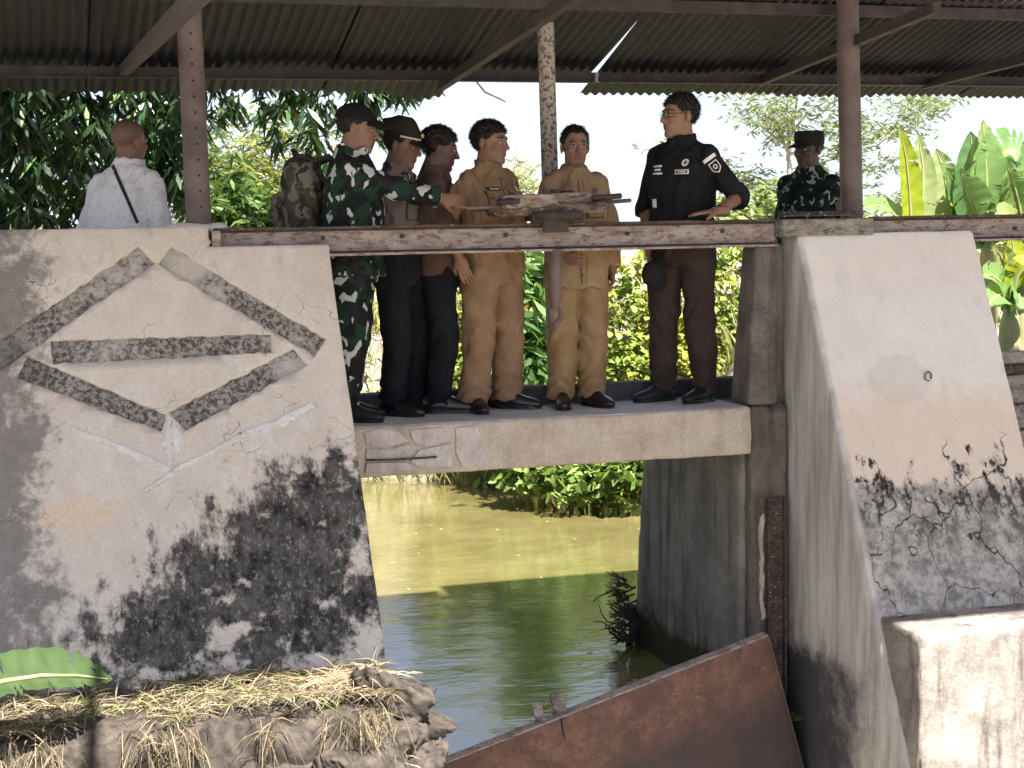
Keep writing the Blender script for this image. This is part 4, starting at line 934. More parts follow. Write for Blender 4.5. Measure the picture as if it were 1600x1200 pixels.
def net(fn, lo, hi, h):
    """surface nets on a two-level grid"""
    lo = np.array(lo, float); hi = np.array(hi, float); c = 4; n = (np.ceil((hi-lo)/(h*c))).astype(int)+1
    ax = [lo[i]+np.arange(n[i])*h*c for i in range(3)]
    G = np.stack(np.meshgrid(*ax, indexing='ij'), -1).reshape(-1, 3); Dc = fn(G).reshape(n)
    N = (n-1)*c+1
    idx = [np.minimum((np.arange(N[i])+c//2)//c, n[i]-1) for i in range(3)]
    D = Dc[np.ix_(*idx)].copy(); near = np.abs(D) < h*c*1.35
    I = np.argwhere(near); P = lo+I*h; out = np.empty(len(P))
    for s in range(0, len(P), 200000): out[s:s+200000] = fn(P[s:s+200000])
    D[near] = out
    S = D < 0
    c8 = [S[a:N[0]-1+a, b:N[1]-1+b, d:N[2]-1+d] for a in (0, 1) for b in (0, 1) for d in (0, 1)]
    anyi = np.logical_or.reduce(c8); alli = np.logical_and.reduce(c8); cell = anyi & ~alli
    ci = np.argwhere(cell); vid = -np.ones(cell.shape, int); vid[cell] = np.arange(len(ci))
    acc = np.zeros((len(ci), 3)); cnt = np.zeros(len(ci))
    cor = [(a, b, d) for a in (0, 1) for b in (0, 1) for d in (0, 1)]
    dv = [D[ci[:, 0]+a, ci[:, 1]+b, ci[:, 2]+d] for a, b, d in cor]
    for i in range(8):
        for j in range(i+1, 8):
            df = np.abs(np.array(cor[i])-np.array(cor[j]))
            if df.sum() != 1: continue
            x = (dv[i] < 0) != (dv[j] < 0); t = dv[i]/(dv[i]-dv[j]+1e-12)
            q = np.array(cor[i])+(np.array(cor[j])-np.array(cor[i]))*t[:, None]; acc[x] += q[x]; cnt[x] += 1
    V = lo+(ci+acc/np.maximum(cnt, 1)[:, None])*h
    Fs = []
    for a in range(3):
        b, d = (a+1) % 3, (a+2) % 3
        sl0 = [slice(None)]*3; sl1 = [slice(None)]*3; sl0[a] = slice(0, N[a]-1); sl1[a] = slice(1, N[a])
        x = S[tuple(sl0)] != S[tuple(sl1)]
        e = np.argwhere(x); ok = (e[:, b] > 0) & (e[:, d] > 0) & (e[:, b] < N[b]-1) & (e[:, d] < N[d]-1); e = e[ok]
        s0 = S[e[:, 0], e[:, 1], e[:, 2]]
        def cellid(db, dd):
            k = e.copy(); k[:, b] += db; k[:, d] += dd; return vid[k[:, 0], k[:, 1], k[:, 2]]
        q = np.stack([cellid(-1, -1), cellid(0, -1), cellid(0, 0), cellid(-1, 0)], 1); q[~s0] = q[~s0][:, ::-1]; Fs.append(q)
    F = np.concatenate(Fs); F = F[(F >= 0).all(1)]
    return V, F
def rotm(yaw_=0., pitch=0., roll=0.):
    return np.array(Matrix.Rotation(yaw_, 3, 'Z') @ Matrix.Rotation(pitch, 3, 'X') @ Matrix.Rotation(roll, 3, 'Y'))

# ---- head, built facing -Y with the ears at the origin
def head_fn(w=1., jaw=1., nose=1.):
    fs = [ell((0, .014, .036), (.074*w, .094, .082)), (ell((0, -.026, -.04), (.059*w, .066, .083)), .03), (ell((0, -.07, -.102), (.026*jaw, .018, .017)), .02),
          (ell((.038*w, -.062, -.022), (.024, .022, .02)), .02), (ell((-.038*w, -.062, -.022), (.024, .022, .02)), .02),
          (cap((-.034, -.078, .024), (.034, -.078, .024), .011, .011), .014), (cap((0, -.088, .012), (0, -.108*nose, -.028), .007, .0115), .010),
          (ell((.011, -.096, -.033), (.009, .009, .007)), .006), (ell((-.011, -.096, -.033), (.009, .009, .007)), .006),
          (ell((0, -.082, -.060), (.024, .013, .0075)), .008), (ell((0, -.081, -.071), (.02, .013, .0075)), .006)]
    base = union(fs, .02)
    socks = [ell((s*.032, -.098, .004), (.017, .016, .010)) for s in (-1, 1)]
    mouth = ell((0, -.1, -.0655), (.022, .010, .0016))
    eyes = [ell((s*.031, -.074, .003), (.0135, .0135, .0125)) for s in (-1, 1)]
    ears = [ell((s*.078*w, .014, -.006), (.0085, .019, .032), rotm(s*.35, 0, 0)) for s in (-1, 1)]
    neck = cap((0, .018, -.07), (0, .045, -.24), .054, .062)
    def f(p):
        d = base(p)
        for q in socks: d = -smin(-d, q(p), .012)
        d = -smin(-d, mouth(p), .004)
        for q in eyes: d = np.minimum(d, q(p))
        for q in ears: d = smin(d, q(p), .008)
        return smin(d, neck(p), .03)
    return f
def head_colors(V, tone, beard=0., gray=0.):
    tone = np.array(tone)*[.98, 1.05, 1.1]; C = np.tile(np.array(tone, float), (len(V), 1)); x, y, z = V.T; front = y < -.055
    ax = np.abs(x)
    C *= (1+.06*np.sin(V@np.array([60., 45, 70])))[:, None]
    ck = front & (((ax-.04)/.022)**2+((z+.028)/.02)**2 < 1); C[ck] *= np.array([1.08, .95, .92])
    lip = front & ((x/.025)**2+((z+.0655)/.0125)**2 < 1); C[lip] = np.array(tone)*[.85, .55, .55]
    br = front & (((ax-.034)/.022)**2+((z-.027+.06*(ax-.034)**2*10)/.0058)**2 < 1); C[br] = (.018, .014, .012)
    ey = front & (((ax-.031)/.0145)**2+((z-.003)/.0062)**2 < 1); C[ey] = (.42, .37, .34)
    lid = front & (((ax-.031)/.017)**2+((z-.0095)/.0042)**2 < 1); C[lid] = np.array(tone)*.35
    ir = front & (((ax-.031)/.0062)**2+((z-.003)/.0066)**2 < 1); C[ir] = (.012, .008, .006)
    if beard:
        bd = front & ((x/.02)**2+((z+.098)/.014)**2 < 1) & ~lip; C[bd] = C[bd]*(1-beard)+np.array([.03, .025, .022])*beard
        mu = front & ((x/.03)**2+((z+.050)/.007)**2 < 1); C[mu] = C[mu]*(1-beard*.7)+np.array([.03, .025, .022])*beard*.7
    return C
def hair_fn(w=1., thick=.009, front=.074, seed=0):
    cr = ell((0, .016, .036), (.074*w+thick*.8, .094+thick, .082+thick))
    ys = [-.12, -.085, -.05, -.02, .012, .04, .07, .11]; hs = [front+.004, front, front-.012, .024, .022, -.03, -.055, -.062]
    f = lambda p: np.maximum(cr(p), (np.interp(p[:, 1], ys, hs)-p[:, 2])*.75)
    return folds(f, .0038, seed, (75., 75., 60.))

def hand_mesh(side, curl=.35, spread=1., h=.0045, point=False):
    """wrist at origin, fingers along -Z, palm faces +Y, thumb towards side*X"""
    fs = [ell((0, .004, -.052), (.040, .016, .050)), (cap((0, 0, .05), (0, 0, -.012), .030, .027), .02)]
    for i, (x, L) in enumerate(((.029, .072), (.0095, .080), (-.0105, .075), (-.029, .058))):
        c = curl*(.9+.15*i)
        if point and i == 0: c = .05
        a = np.array([x*side, .003, -.086]); d1 = np.array([x*.22*side*spread, math.sin(c*.8), -math.cos(c*.8)]); d2 = np.array([x*.18*side*spread, math.sin(c*2.), -math.cos(c*2.)])
        b = a+d1*L*.55; e = b+d2*L*.5; fs += [(cap(a, b, .0098, .0088), .004), (cap(b, e, .0088, .0070), .003)]
    a = np.array([.026*side, .006, -.028]); b = a+np.array([.026*side, .014, -.034]); e = b+np.array([.006*side, .016, -.03]); fs += [(cap(a, b, .0145, .0105), .012), (cap(b, e, .0105, .0085), .004)]
    return net(union(fs, .01), (-.085, -.05, -.20), (.085, .12, .085), h)
def frame(d, n):                                  # columns: x, y(palm), z with -z along d
    d = np.array(d, float); d /= np.linalg.norm(d); n = np.array(n, float); n -= d*(n@d); n /= np.linalg.norm(n); z = -d; x = np.cross(n, z); return np.stack([x, n, z], 1)

def cloth(name, c1, c2, rough=.85, bs=260., noise_=7.):
    t = MT(name, rough, .2); v = t.obj()
    t.base(t.mix(t.ss(t.noise(v, noise_, 5), .3, .7), c1, c2)); t.bump(t.ma('ADD', t.noise(v, bs, 2), t.ma('MULTIPLY', t.noise(v, 22, 4), 1.2)), .3, .006); M[name] = t.m
for nm_, c_ in (('khaki', (.085, .045, .022)), ('khaki_light', (.095, .055, .028)), ('police_shirt', (.07, .05, .042)), ('black_cloth', (.004, .004, .005))): cloth(nm_+'_seam', c_, c_)
cloth('khaki', (.215, .132, .07), (.28, .18, .10)); cloth('khaki_light', (.245, .162, .088), (.315, .218, .125)); cloth('khaki_trouser', (.21, .122, .07), (.275, .17, .10)); cloth('khaki_trouser_b', (.225, .14, .068), (.295, .196, .10))
cloth('police_shirt', (.14, .105, .09), (.20, .155, .135)); cloth('black_cloth', (.008, .008, .009), (.016, .016, .018)); cloth('navy_cloth', (.006, .006, .009), (.010, .010, .014)); cloth('brown_trouser', (.032, .020, .018), (.05, .033, .03))
cloth('dark_shirt', (.075, .045, .036), (.105, .065, .052)); cloth('cap_black', (.008, .008, .009), (.014, .013, .014)); cloth('cap_green', (.014, .016, .010), (.026, .028, .018)); cloth('band', (.45, .36, .26), (.55, .45, .33))
simple('hair', (.006, .005, .005), (.014, .011, .01), 60, .55, .5, 160); simple('shoe', (.006, .006, .007), (.012, .012, .013), 20, .28, .1, 60, spec=.6); simple('boot', (.008, .008, .009), (.016, .016, .017), 20, .5, .3, 60)
simple('white_mark', (.72, .72, .72), (.8, .8, .8), 60, .7, .1); simple('dark_mark', (.02, .02, .022), (.03, .03, .03), 60, .7, .1); simple('brass', (.55, .42, .18), (.65, .5, .24), 60, .4, .1, spec=.6); simple('strap', (.02, .018, .02), (.035, .03, .032), 40)
simple('lens_frame', (.02, .015, .013), (.03, .022, .02), 40, .4)
def camo(name, k=1., sc_=1.):
    t = MT(name, .85, .2); v = t.scale(t.obj(), (1, 1, .8)); wv = t.warp(v, 7*sc_, .09)
    n1 = t.noise(wv, 7.5*sc_, 2, .45); n2 = t.noise(t.scale(wv, (1.1, 1, 1)), 8.3*sc_, 2, .4); 
    o3 = t.N('ShaderNodeVectorMath', operation='ADD'); t.put(o3.inputs[0], wv); o3.inputs[1].default_value = (7, 3, 9); n3 = t.noise(o3.outputs[0], 10*sc_, 2, .4)
    o4 = t.N('ShaderNodeVectorMath', operation='ADD'); t.put(o4.inputs[0], wv); o4.inputs[1].default_value = (1, 13, 4); n4 = t.noise(o4.outputs[0], 7.5*sc_, 2, .4)
    c = t.mix(t.ss(n1, .495, .52), (.012*k, .034*k, .020*k), (.008*k, .010*k, .010*k)); c = t.mix(t.ss(n4, .56, .58), c, (.016*k, .015*k, .018*k)); c = t.mix(t.ss(n3, .598, .62), c, (.42*k, .44*k, .42*k))
    t.base(c); t.bump(t.noise(v, 30, 4), .3, .006); M[name] = t.m
camo('camo', 1., 1.55); camo('camo_dark', .7, 2.4); 
def camo_pack():
    t = MT('camo_pack', .9, .2); v = t.warp(t.obj(), 9, .08); c = t.mix(t.ss(t.noise(v, 9, 2), .5, .52), (.06, .055, .04), (.15, .135, .105)); c = t.mix(t.ss(t.noise(t.scale(v, (1, 1.4, 1.2)), 13, 2), .56, .58), c, (.03, .027, .022)); t.base(c); t.bump(t.noise(v, 30, 4), .3, .006); M['camo_pack'] = t.m
camo_pack()
def dotted():
    t = MT('dotted_white', .85, .2); v = t.obj(); d = t.vor(v, 58, 'F1', .85)
    c = t.mix(t.ss(d, .21, .15), t.mix(t.noise(v, 6, 4), (.62, .62, .63), (.72, .72, .73)), (.16, .15, .16)); t.base(c); t.bump(t.noise(v, 20, 4), .35, .008); M['dotted_white'] = t.m
dotted()
def skinmat():
    t = MT('skin', .55, .4); v = t.obj(); c = t.mix(t.ma('MULTIPLY', t.noise(v, 40, 6, .7), .3), t.attr('Col'), (.22, .115, .075)); t.base(c); t.bump(t.noise(v, 120, 3), .15, .003)
    t.b.inputs['Subsurface Weight'].default_value = .08; t.b.inputs['Subsurface Radius'].default_value = (.01, .004, .003); M['skin'] = t.m
skinmat()
TORSO = [(.80, 0, .0, .176, .130), (.92, 0, .0, .176, .132), (1.02, 0, -.005, .164, .126), (1.12, 0, -.006, .164, .126), (1.22, 0, -.002, .170, .126), (1.30, 0, .004, .160, .114), (1.355, 0, .01, .118, .092), (1.40, 0, .016, .08, .074), (1.432, 0, .016, .063, .064), (1.46, 0, .012, .058, .06)]

class Person:
    def __init__(s, label, px, py, Y, yaw_, H, tone=(.23, .115, .07), z0=0., lean=(0., 0.), girth=1., belly=0.):
        base = WY(px, py, Y); s.loc = np.array([base[0], Y, z0]); s.yaw = rad(yaw_); s.k = H/1.70; s.tone = tone; s.lean = lean; s.girth = girth; s.belly = belly
        s.root = empty('person', s.loc, s.yaw); tag(s.root, label, 'person')
        s.R = np.array(Matrix.Rotation(s.yaw, 3, 'Z')); s.skinV = []; s.skinF = []; s.skinC = []; s.nv = 0
        s.sleeves = {}; s.arms = {}
    def L(s, p): return (np.array(p)-s.loc)@s.R          # world -> local
    def Lp(s, x, y, Y): return s.L(WY(x, y, Y))
    def sh(s, z): return np.array([s.lean[0]*max(0, z-.95), s.lean[1]*max(0, z-.95), 0])
    def add_skin(s, V, F, C=None):
        s.skinV.append(V); s.skinF.append(F+s.nv); s.nv += len(V); s.skinC.append(np.tile(np.array(s.tone), (len(V), 1)) if C is None else C)
    def mesh(s, name, V, F, mat, parent=None): return link(name, quads(V, F), mat, parent or s.root)
    def shoulder(s, sd): k = s.k; return (np.array([sd*.150*s.girth**.6, .012, 1.352])+s.sh(1.36))*k
    def arm(s, sd, elbow=None, wrist=None, hand=None, palm=None, curl=.35, point=False, hidden=False):
        k = s.k; S = s.shoulder(sd)
        if elbow is None: elbow = S+np.array([sd*.055, .035, -.275])*k
        if wrist is None: wrist = np.array(elbow)+np.array([sd*.0, -.05, -.235])*k
        E, Wr = np.array(elbow, float), np.array(wrist, float)
        E = S+(E-S)/np.linalg.norm(E-S)*.285*k; Wr = E+(Wr-E)/np.linalg.norm(Wr-E)*.25*k
        hd = np.array(hand, float) if hand is not None else (Wr-E); pn = np.array(palm, float) if palm is not None else np.array([-sd, .3, 0.])
        s.arms[sd] = (S, E, Wr, hd, pn, curl, point)
    def legs(s, feet):
        s.feet = feet                                    # [(x,y,yaw deg) for right(-1), left(+1)]
    # ---------------- build
    def body(s):
        k = s.k
        T = [(z*k, (cx+s.sh(z)[0])*k, (cy_+s.sh(z)[1])*k, a*k*.82, b*k*.82) for z, cx, cy_, a, b in TORSO]
        fs = [sect(T), (cap((np.array([0, .016, 1.38])+s.sh(1.38))*k, (np.array([0, .012, 1.47])+s.sh(1.47))*k, .05*k, .048*k), .02)]
        for sd, (S, E, Wr, *_r) in s.arms.items(): fs += [(cap(S, E, .046*k, .038*k), .02), (cap(E, Wr, .039*k, .026*k), .015)]
        for sd, (x, y, a) in zip((-1, 1), s.feet):
            hp = np.array([sd*.088, 0, .86])*k; an = np.array([x, y+.02, .09]); kn = (hp+an)/2+np.array([0, -.025, 0]); fs += [(cap(hp, kn, .075*k, .05*k), .03), (cap(kn, an, .05*k, .034*k), .02)]
        A = np.array([p for sd in s.arms for p in s.arms[sd][:3]]+[(-.25, -.25, 0), (.25, .25, 0)]); lo = A.min(0)-.09; hi = A.max(0)+.09; lo[2] = .04; hi[2] = max(1.48*k, hi[2])
        V, F = net(union(fs, .03), lo, hi, .014); s.add_skin(V, F)
        for sd, (S, E, Wr, hd, pn, cu, pt) in s.arms.items():
            V, F = hand_mesh(sd, cu, 1., .0048, pt); Fm = frame(hd, pn)
            if np.linalg.det(Fm) < 0: Fm[:, 0] *= -1
            s.add_skin((V*k)@Fm.T+Wr, F)
    def head(s, yaw_=0., pitch=0., roll=0., w=1., jaw=1., beard=0., hair=None, hairmat='hair', tone=None, scale=1., shaved=False):
        k = s.k**.5*1.05*scale; Rm = rotm(rad(yaw_), rad(pitch), rad(roll)); piv = (np.array([0, .012, 1.468])+s.sh(1.468))*s.k
        off = np.array([0, -.012, .105]); s.hx = lambda V: ((V+off)*k)@Rm.T+piv
        # keep the crown at the stated height
        V, F = net(head_fn(w, jaw), (-.1, -.13, -.2), (.1, .125, .13), .0042)
        C = head_colors(V, tone or s.tone, beard)
        if shaved:
            m_ = (V[:, 2] > np.interp(V[:, 1], [-.12, -.06, -.02, .012, .05, .11], [.08, .07, .03, .02, -.03, -.055])) & (np.abs(V[:, 0]) < .085); C[m_] = C[m_]*.5+np.array([.05, .048, .047])*.5
        s.add_skin(s.hx(V), F, C)
        me = quads(np.concatenate(s.skinV), np.concatenate(s.skinF), True, {'Col': ('FLOAT_COLOR', np.concatenate(s.skinC).clip(0, 1))}); link('body', me, 'skin', s.root)
        if hair:
            V, F = net(hair_fn(w, *hair), (-.105, -.13, -.09), (.105, .135, .15), .0045); s.mesh('hair', s.hx(V), F, hairmat)
            if hair[0] > .004:                       # short strands break the outline
                rg = np.random.default_rng(hair[2]); q = V[rg.integers(0, len(V), 2200)]; q = q[(q[:, 2] > -.05)]; nn = q-np.array([0, .016, .03]); nn /= np.linalg.norm(nn, axis=1, keepdims=True)
                D_ = nn*.75+np.array([0, -.25, -.45])+rg.normal(0, .3, q.shape); Vs, Fs = leaf_arrays(s.hx(q), (D_@Rm.T), rg.uniform(.008, .018, len(q)), .0022, .1); s.mesh('hair_strands', Vs, Fs, hairmat)
    def shirt(s, mat, hem=.84, sleeve='long', seed=1, amp=.0045, collar=True, name='shirt', off=0., cuffs=None):
        k = s.k; g = s.girth
        T = []
        for z, cx, cy_, a, b in TORSO:
            bl = s.belly*math.exp(-((z-1.06)/.12)**2)
            T.append((z*k, (cx+s.sh(z)[0])*k, (cy_+s.sh(z)[1]-bl*.6)*k, (a*g+.006+off)*k, (b*g+.006+bl*.5+off)*k))
        lowz = hem*k
        if hem < .80: T = [(hem*k, 0, 0, (.186*g)*k, (.14*g)*k)]+T
        fs = [sect(T)]
        for sd in (-1, 1): fs.append((cap((np.array([sd*.065, .015, 1.392])+s.sh(1.39))*k, s.shoulder(sd), .046*k, .055*k), .035))
        arms = []
        for sd, (S, E, Wr, *_r) in s.arms.items():
            up = cap(S, E, .056*k, .052*k)
            if sleeve == 'short':
                e = S+(E-S)*.80; up = cutp(cap(S, E, .059*k, .062*k), e, E-S); arms.append(up)
            elif sleeve == 'roll':
                fo = cutp(cap(E, Wr, .055*k, .056*k), E+(Wr-E)*.12, Wr-E); arms.append(union([up, fo], .012))
            else:
                fo = cutp(cap(E, Wr, .051*k, .042*k), E+(Wr-E)*.93, Wr-E); arms.append(union([up, fo], .015))
        def f(p):
            d = fs[0](p)
            for q, kk in fs[1:]: d = smin(d, q(p), kk)
            d = np.maximum(d, lowz-p[:, 2])
            for q in arms: d = smin(d, q(p), .014)
            return d
        core = f
        if collar:
            c0 = (np.array([0, .012, 1.440])+s.sh(1.44))*k
            def ring(p):
                q = p-c0; q = q*np.array([1., 1.02, 1.]); z = q[:, 2]-.18*q[:, 1]; rr_ = np.sqrt(q[:, 0]**2+q[:, 1]**2); t_ = np.sqrt(np.maximum(np.abs(rr_-.066*k)-.004, 0)**2+np.maximum(np.abs(z)-.020, 0)**2)-.004
                return t_
            lap = [cap(c0+np.array([sd*.02, -.068, -.012])*k, c0+np.array([sd*.055, -.085, -.052])*k, .014*k, .010*k) for sd in (-1, 1)]
            def f2(p):
                d = smin(core(p), ring(p), .006)
                for q in lap: d = smin(d, q(p), .006)
                return d
        else: f2 = core
        fn = folds(f2, amp*1.7, seed, (17., 17., 12.))
        A = np.array([p for sd in s.arms for p in s.arms[sd][:3]]+[(-.24*g, -.24, lowz), (.24*g, .24, 1.53*k)]); lo = A.min(0)-.085; hi = A.max(0)+.085; lo[2] = min(lowz-.02, A[:, 2].min()-.085); hi[2] = max(1.53*k, A[:, 2].max()+.08)
        V, F = net(fn, lo, hi, .0082); s.shirt_fn = fn; s.shirt_o = s.mesh(name, V, F, mat); return s.shirt_o
    def trousers(s, mat, top=.99, hemz=.055, wid=1., seed=2, amp=.0055, flare=.066):
        k = s.k; g = s.girth
        T = [(z*k, (cx)*k, cy_*k, (a*g+.0)*k, (b*g+.0)*k) for z, cx, cy_, a, b in ((.76, 0, .006, .165, .125), (.84, 0, .006, .182, .138), (.92, 0, .002, .180, .134), (1.02, 0, -.004, .168, .127))]
        fs = [cutp(sect(T), (0, 0, top*k), (0, 0, 1))]
        for sd, (x, y, a) in zip((-1, 1), s.feet):
            hp = np.array([sd*.090*g, 0, .84])*k; an = np.array([x, y+.025, hemz-.02]); kn = (hp+an)/2+np.array([0, -.03, 0]); fs += [(cap(hp, kn, .098*k*wid*g**.5, .078*k*wid), .014), (cap(kn, an, .078*k*wid, flare*k*wid), .010)]
        u = union(fs, .014); fn0 = lambda p: np.maximum(u(p), hemz-p[:, 2])
        r_ = np.random.default_rng(seed); ph = r_.uniform(0, 6, 4)
        def fn1(p):                                # drag lines: creases at crotch, knee and bunching over the shoe
            d = fn0(p); z = p[:, 2]/k
            w_ = np.exp(-((z-.12)/.10)**2)*np.sin(z*85+4*np.sin(p[:, 0]*22+ph[0])+3*p[:, 1]*20)+.7*np.exp(-((z-.47)/.13)**2)*np.sin(z*48+7*np.sin(p[:, 0]*14+ph[1])+p[:, 1]*22)+.6*np.exp(-((z-.80)/.1)**2)*np.sin(z*50+np.abs(p[:, 0])*60+ph[2])
            return d+.0085*w_
        fn = folds(fn1, amp*1.1, seed, (15., 15., 7.))
        xs = [q[0] for q in s.feet]; ys = [q[1] for q in s.feet]
        V, F = net(fn, (min(xs+[-.2])-.14, min(ys+[-.18])-.12, hemz-.02), (max(xs+[.2])+.14, max(ys+[.18])+.14, top*k+.03), .009); s.tr_fn = fn
        s.mesh('trousers', V, F, mat)
    def shoes(s, mat='shoe', boot=False):
        k = s.k
        for sd, (x, y, a) in zip((-1, 1), s.feet):
            Rm = rotm(rad(a)); fs = [ell((0, .045, .045), (.037, .05, .05)), (ell((0, -.08, .035), (.047, .085, .042)), .03), (ell((0, -.155, .026), (.038, .055, .030)), .025), (ell((0, -.01, .06), (.036, .075, .045)), .03)]
            if boot: fs.append((cap((0, .035, .05), (0, .03, .24), .055, .058), .03))
            u = union(fs, .03)
            sole = lambda p: np.maximum(union([ell((0, .045, .0), (.043, .058, .03)), (ell((0, -.09, .0), (.052, .115, .03)), .04)], .04)(p), p[:, 2]-.016)
            def f(p): return np.maximum(np.minimum(u(p), sole(p)), .001-p[:, 2])
            V, F = net(f, (-.08, -.24, -.01), (.08, .12, .30 if boot else .13), .0065); V = V@Rm.T+np.array([x, y, 0]); s.mesh('boot' if boot else 'shoe', V, F, mat)
    def belt(s, z, mat='black_cloth', buckle=True):
        k = s.k; g = s.girth; n = 40; V = []; F = []
        for i in range(n):
            a = 2*math.pi*i/n; c_, q = math.cos(a), math.sin(a); bl = s.belly*.8*max(0, -q)
            for dz, o in ((-.018, .001), (-.016, .008), (.016, .008), (.018, .001)):
                V.append(((.176*g+o)*k*np.sign(c_)*abs(c_)**.87, ((.134*g+o+bl)*np.sign(q)*abs(q)**.87)*k, z*k+dz))
            for j in range(3): F.append((i*4+j, ((i+1) % n)*4+j, ((i+1) % n)*4+j+1, i*4+j+1))
        s.mesh('belt', V, np.array(F), mat)
        if buckle: mb = MB(); mb.box((0, -(.150*g+s.belly)*k, z*k), (.026, .004, .02), None, .003); mb.build('buckle', 'brass', s.root)
    def drape(s, name, fn, c, u, v, d, wd, ht, mat, shape=None, off=.003, n=(8, 8), parent=None):
        """a thin patch laid on the cloth along direction d"""
        c, u, v, d = [np.array(q, float) for q in (c, u, v, d)]; u /= np.linalg.norm(u); v /= np.linalg.norm(v); d /= np.linalg.norm(d)
        P = []
        for j in range(n[1]+1):
            t = j/n[1]; ww = wd if shape is None else wd*shape(t)
            for i in range(n[0]+1): P.append(c+u*(i/n[0]-.5)*ww+v*(t-.5)*ht)
        P = np.array(P)-d*.3
        for _ in range(60): P = P+d*(np.clip(fn(P), -.02, .05)*.75)[:, None]
        P = P-d*off; I = np.arange((n[0]+1)*(n[1]+1)).reshape(n[1]+1, n[0]+1)
        F = np.stack([I[:-1, :-1], I[:-1, 1:], I[1:, 1:], I[1:, :-1]], -1).reshape(-1, 4); o = link(name, quads(P, F), mat, parent or s.root); md = o.modifiers.new('t', 'SOLIDIFY'); md.thickness = .002; md.offset = 0; return o
    def front(s, name, x, z, wd, ht, mat, **kw): return s.drape(name, s.shirt_fn, (x*s.k, 0, z*s.k), (1, 0, 0), (0, 0, 1), (0, 1, 0), wd, ht, mat, **kw)
    def epaulet(s, mat='dark_mark', w_=.045):
        for sd in (-1, 1):
            S = s.shoulder(sd); N_ = (np.array([sd*.072, .014, 1.395])+s.sh(1.4))*s.k
            s.drape('epaulet', s.shirt_fn, (S+N_)/2+np.array([sd*.012, 0, 0]), S-N_, (0, 1, 0), (0, 0, -1), .10*s.k, w_, mat, off=.005)
    def placket(s, z0, z1, mat):
        s.drape('placket', s.shirt_fn, (s.sh(1.2)[0]*s.k, 0, (z0+z1)/2*s.k), (1, 0, 0), (0, 0, 1), (0, 1, 0), .034, (z1-z0)*s.k, mat+'_seam', n=(3, 24), off=.0018); s.drape('placket_edge', s.shirt_fn, (s.sh(1.2)[0]*s.k, 0, (z0+z1)/2*s.k), (1, 0, 0), (0, 0, 1), (0, 1, 0), .026, (z1-z0)*s.k, mat, n=(3, 24), off=.0045)
        for i in range(5):
            z = (z0+(z1-z0)*(i+.4)/5)*s.k; q = np.array([[s.sh(z)[0], -.35, z]])
            for _ in range(50): q = q+np.array([0, 1, 0])*np.clip(s.shirt_fn(q), -.02, .05)[0]*.75
            mb = MB(); mb.tube([q[0]+[0, -.004, 0], q[0]+[0, -.007, 0]], .0055, 8); mb.build('button', 'dark_mark', s.root)
    def pockets(s, mat, z=1.215, x=.08):
        for sd in (-1, 1):
            s.front('pocket_seam', sd*x, z-.05, .112, .122, mat+'_seam', off=.0022); s.front('pocket', sd*x, z-.05, .102, .112, mat, off=.006); s.front('flap_seam', sd*x, z+.010, .116, .046, mat+'_seam', off=.0075); s.front('pocket_flap', sd*x, z+.013, .108, .04, mat, off=.0105)
    # ---------------- headwear in head coordinates
    def cap_ball(s, mat):
        dome = ell((0, .018, .045), (.086, .106, .085)); f = lambda p: np.maximum(dome(p), (.042+.12*np.maximum(-p[:, 1]-.02, 0)*.2-p[:, 2]))
        V, F = net(folds(f, .0015, 5, (40, 40, 30)), (-.1, -.12, .03), (.1, .14, .15), .006); o = s.mesh('cap', s.hx(V), F, mat)
        br = lambda p: np.maximum(ell((0, -.09, .050), (.078, .085, .012))(p-np.stack([0*p[:, 0], 0*p[:, 0], -.9*p[:, 0]**2*6-.25*np.maximum(-p[:, 1]-.09, 0)], 1)), p[:, 1]+.05)
        V, F = net(br, (-.1, -.19, -.02), (.1, -.03, .09), .0055); link('brim', quads(s.hx(V), F), mat, o)
    def cap_field(s, mat):
        side = lambda p: np.maximum(np.maximum(np.sqrt((p[:, 0]/.084)**2+((p[:, 1]-.014)/.102)**2)*.084-.084, .035-p[:, 2]), p[:, 2]-.118+.25*np.maximum(p[:, 1]-.0, 0)*.4)-.003
        V, F = net(folds(side, .0015, 8, (40, 40, 30)), (-.1, -.12, .02), (.1, .14, .14), .006); o = s.mesh('cap', s.hx(V), F, mat)
        br = lambda p: np.maximum(ell((0, -.085, .042), (.076, .085, .011))(p-np.stack([0*p[:, 0], 0*p[:, 0], -4*p[:, 0]**2-.3*np.maximum(-p[:, 1]-.09, 0)], 1)), p[:, 1]+.05)
        V, F = net(br, (-.1, -.19, -.03), (.1, -.03, .08), .0055); link('brim', quads(s.hx(V), F), mat, o)
    def cap_peaked(s):
        top = lambda p: union([ell((0, .02, .092), (.112, .122, .030), rotm(0, .22, 0)), (cap((0, .018, .05), (0, .018, .08), .083, .088), .03)], .03)(p)
        f = lambda p: np.maximum(top(p), .045-p[:, 2]); V, F = net(f, (-.13, -.13, .03), (.13, .17, .16), .0065); o = s.mesh('peaked_cap', s.hx(V), F, 'cap_green')
        def ringm(z0, z1, r, mat, nm, a0=0., a1=2*math.pi, d=.0):
            n = 36; V = []; F = []
            for i in range(n+1):
                a = a0+(a1-a0)*i/n
                for z, q in ((z0, 0), (z0, d), (z1, d), (z1, 0)): V.append(((r+q)*math.cos(a), .016+(r*1.14+q)*math.sin(a), z))
                if i: F += [((i-1)*4+j, i*4+j, i*4+j+1, (i-1)*4+j+1) for j in range(3)]
            link(nm, quads(s.hx(np.array(V)), np.array(F)), mat, o)
        ringm(.043, .062, .0885, 'cap_black', 'cap_band', d=.004); ringm(.046, .057, .0925, 'band', 'chin_strap', math.pi*1.08, math.pi*1.92, .004)
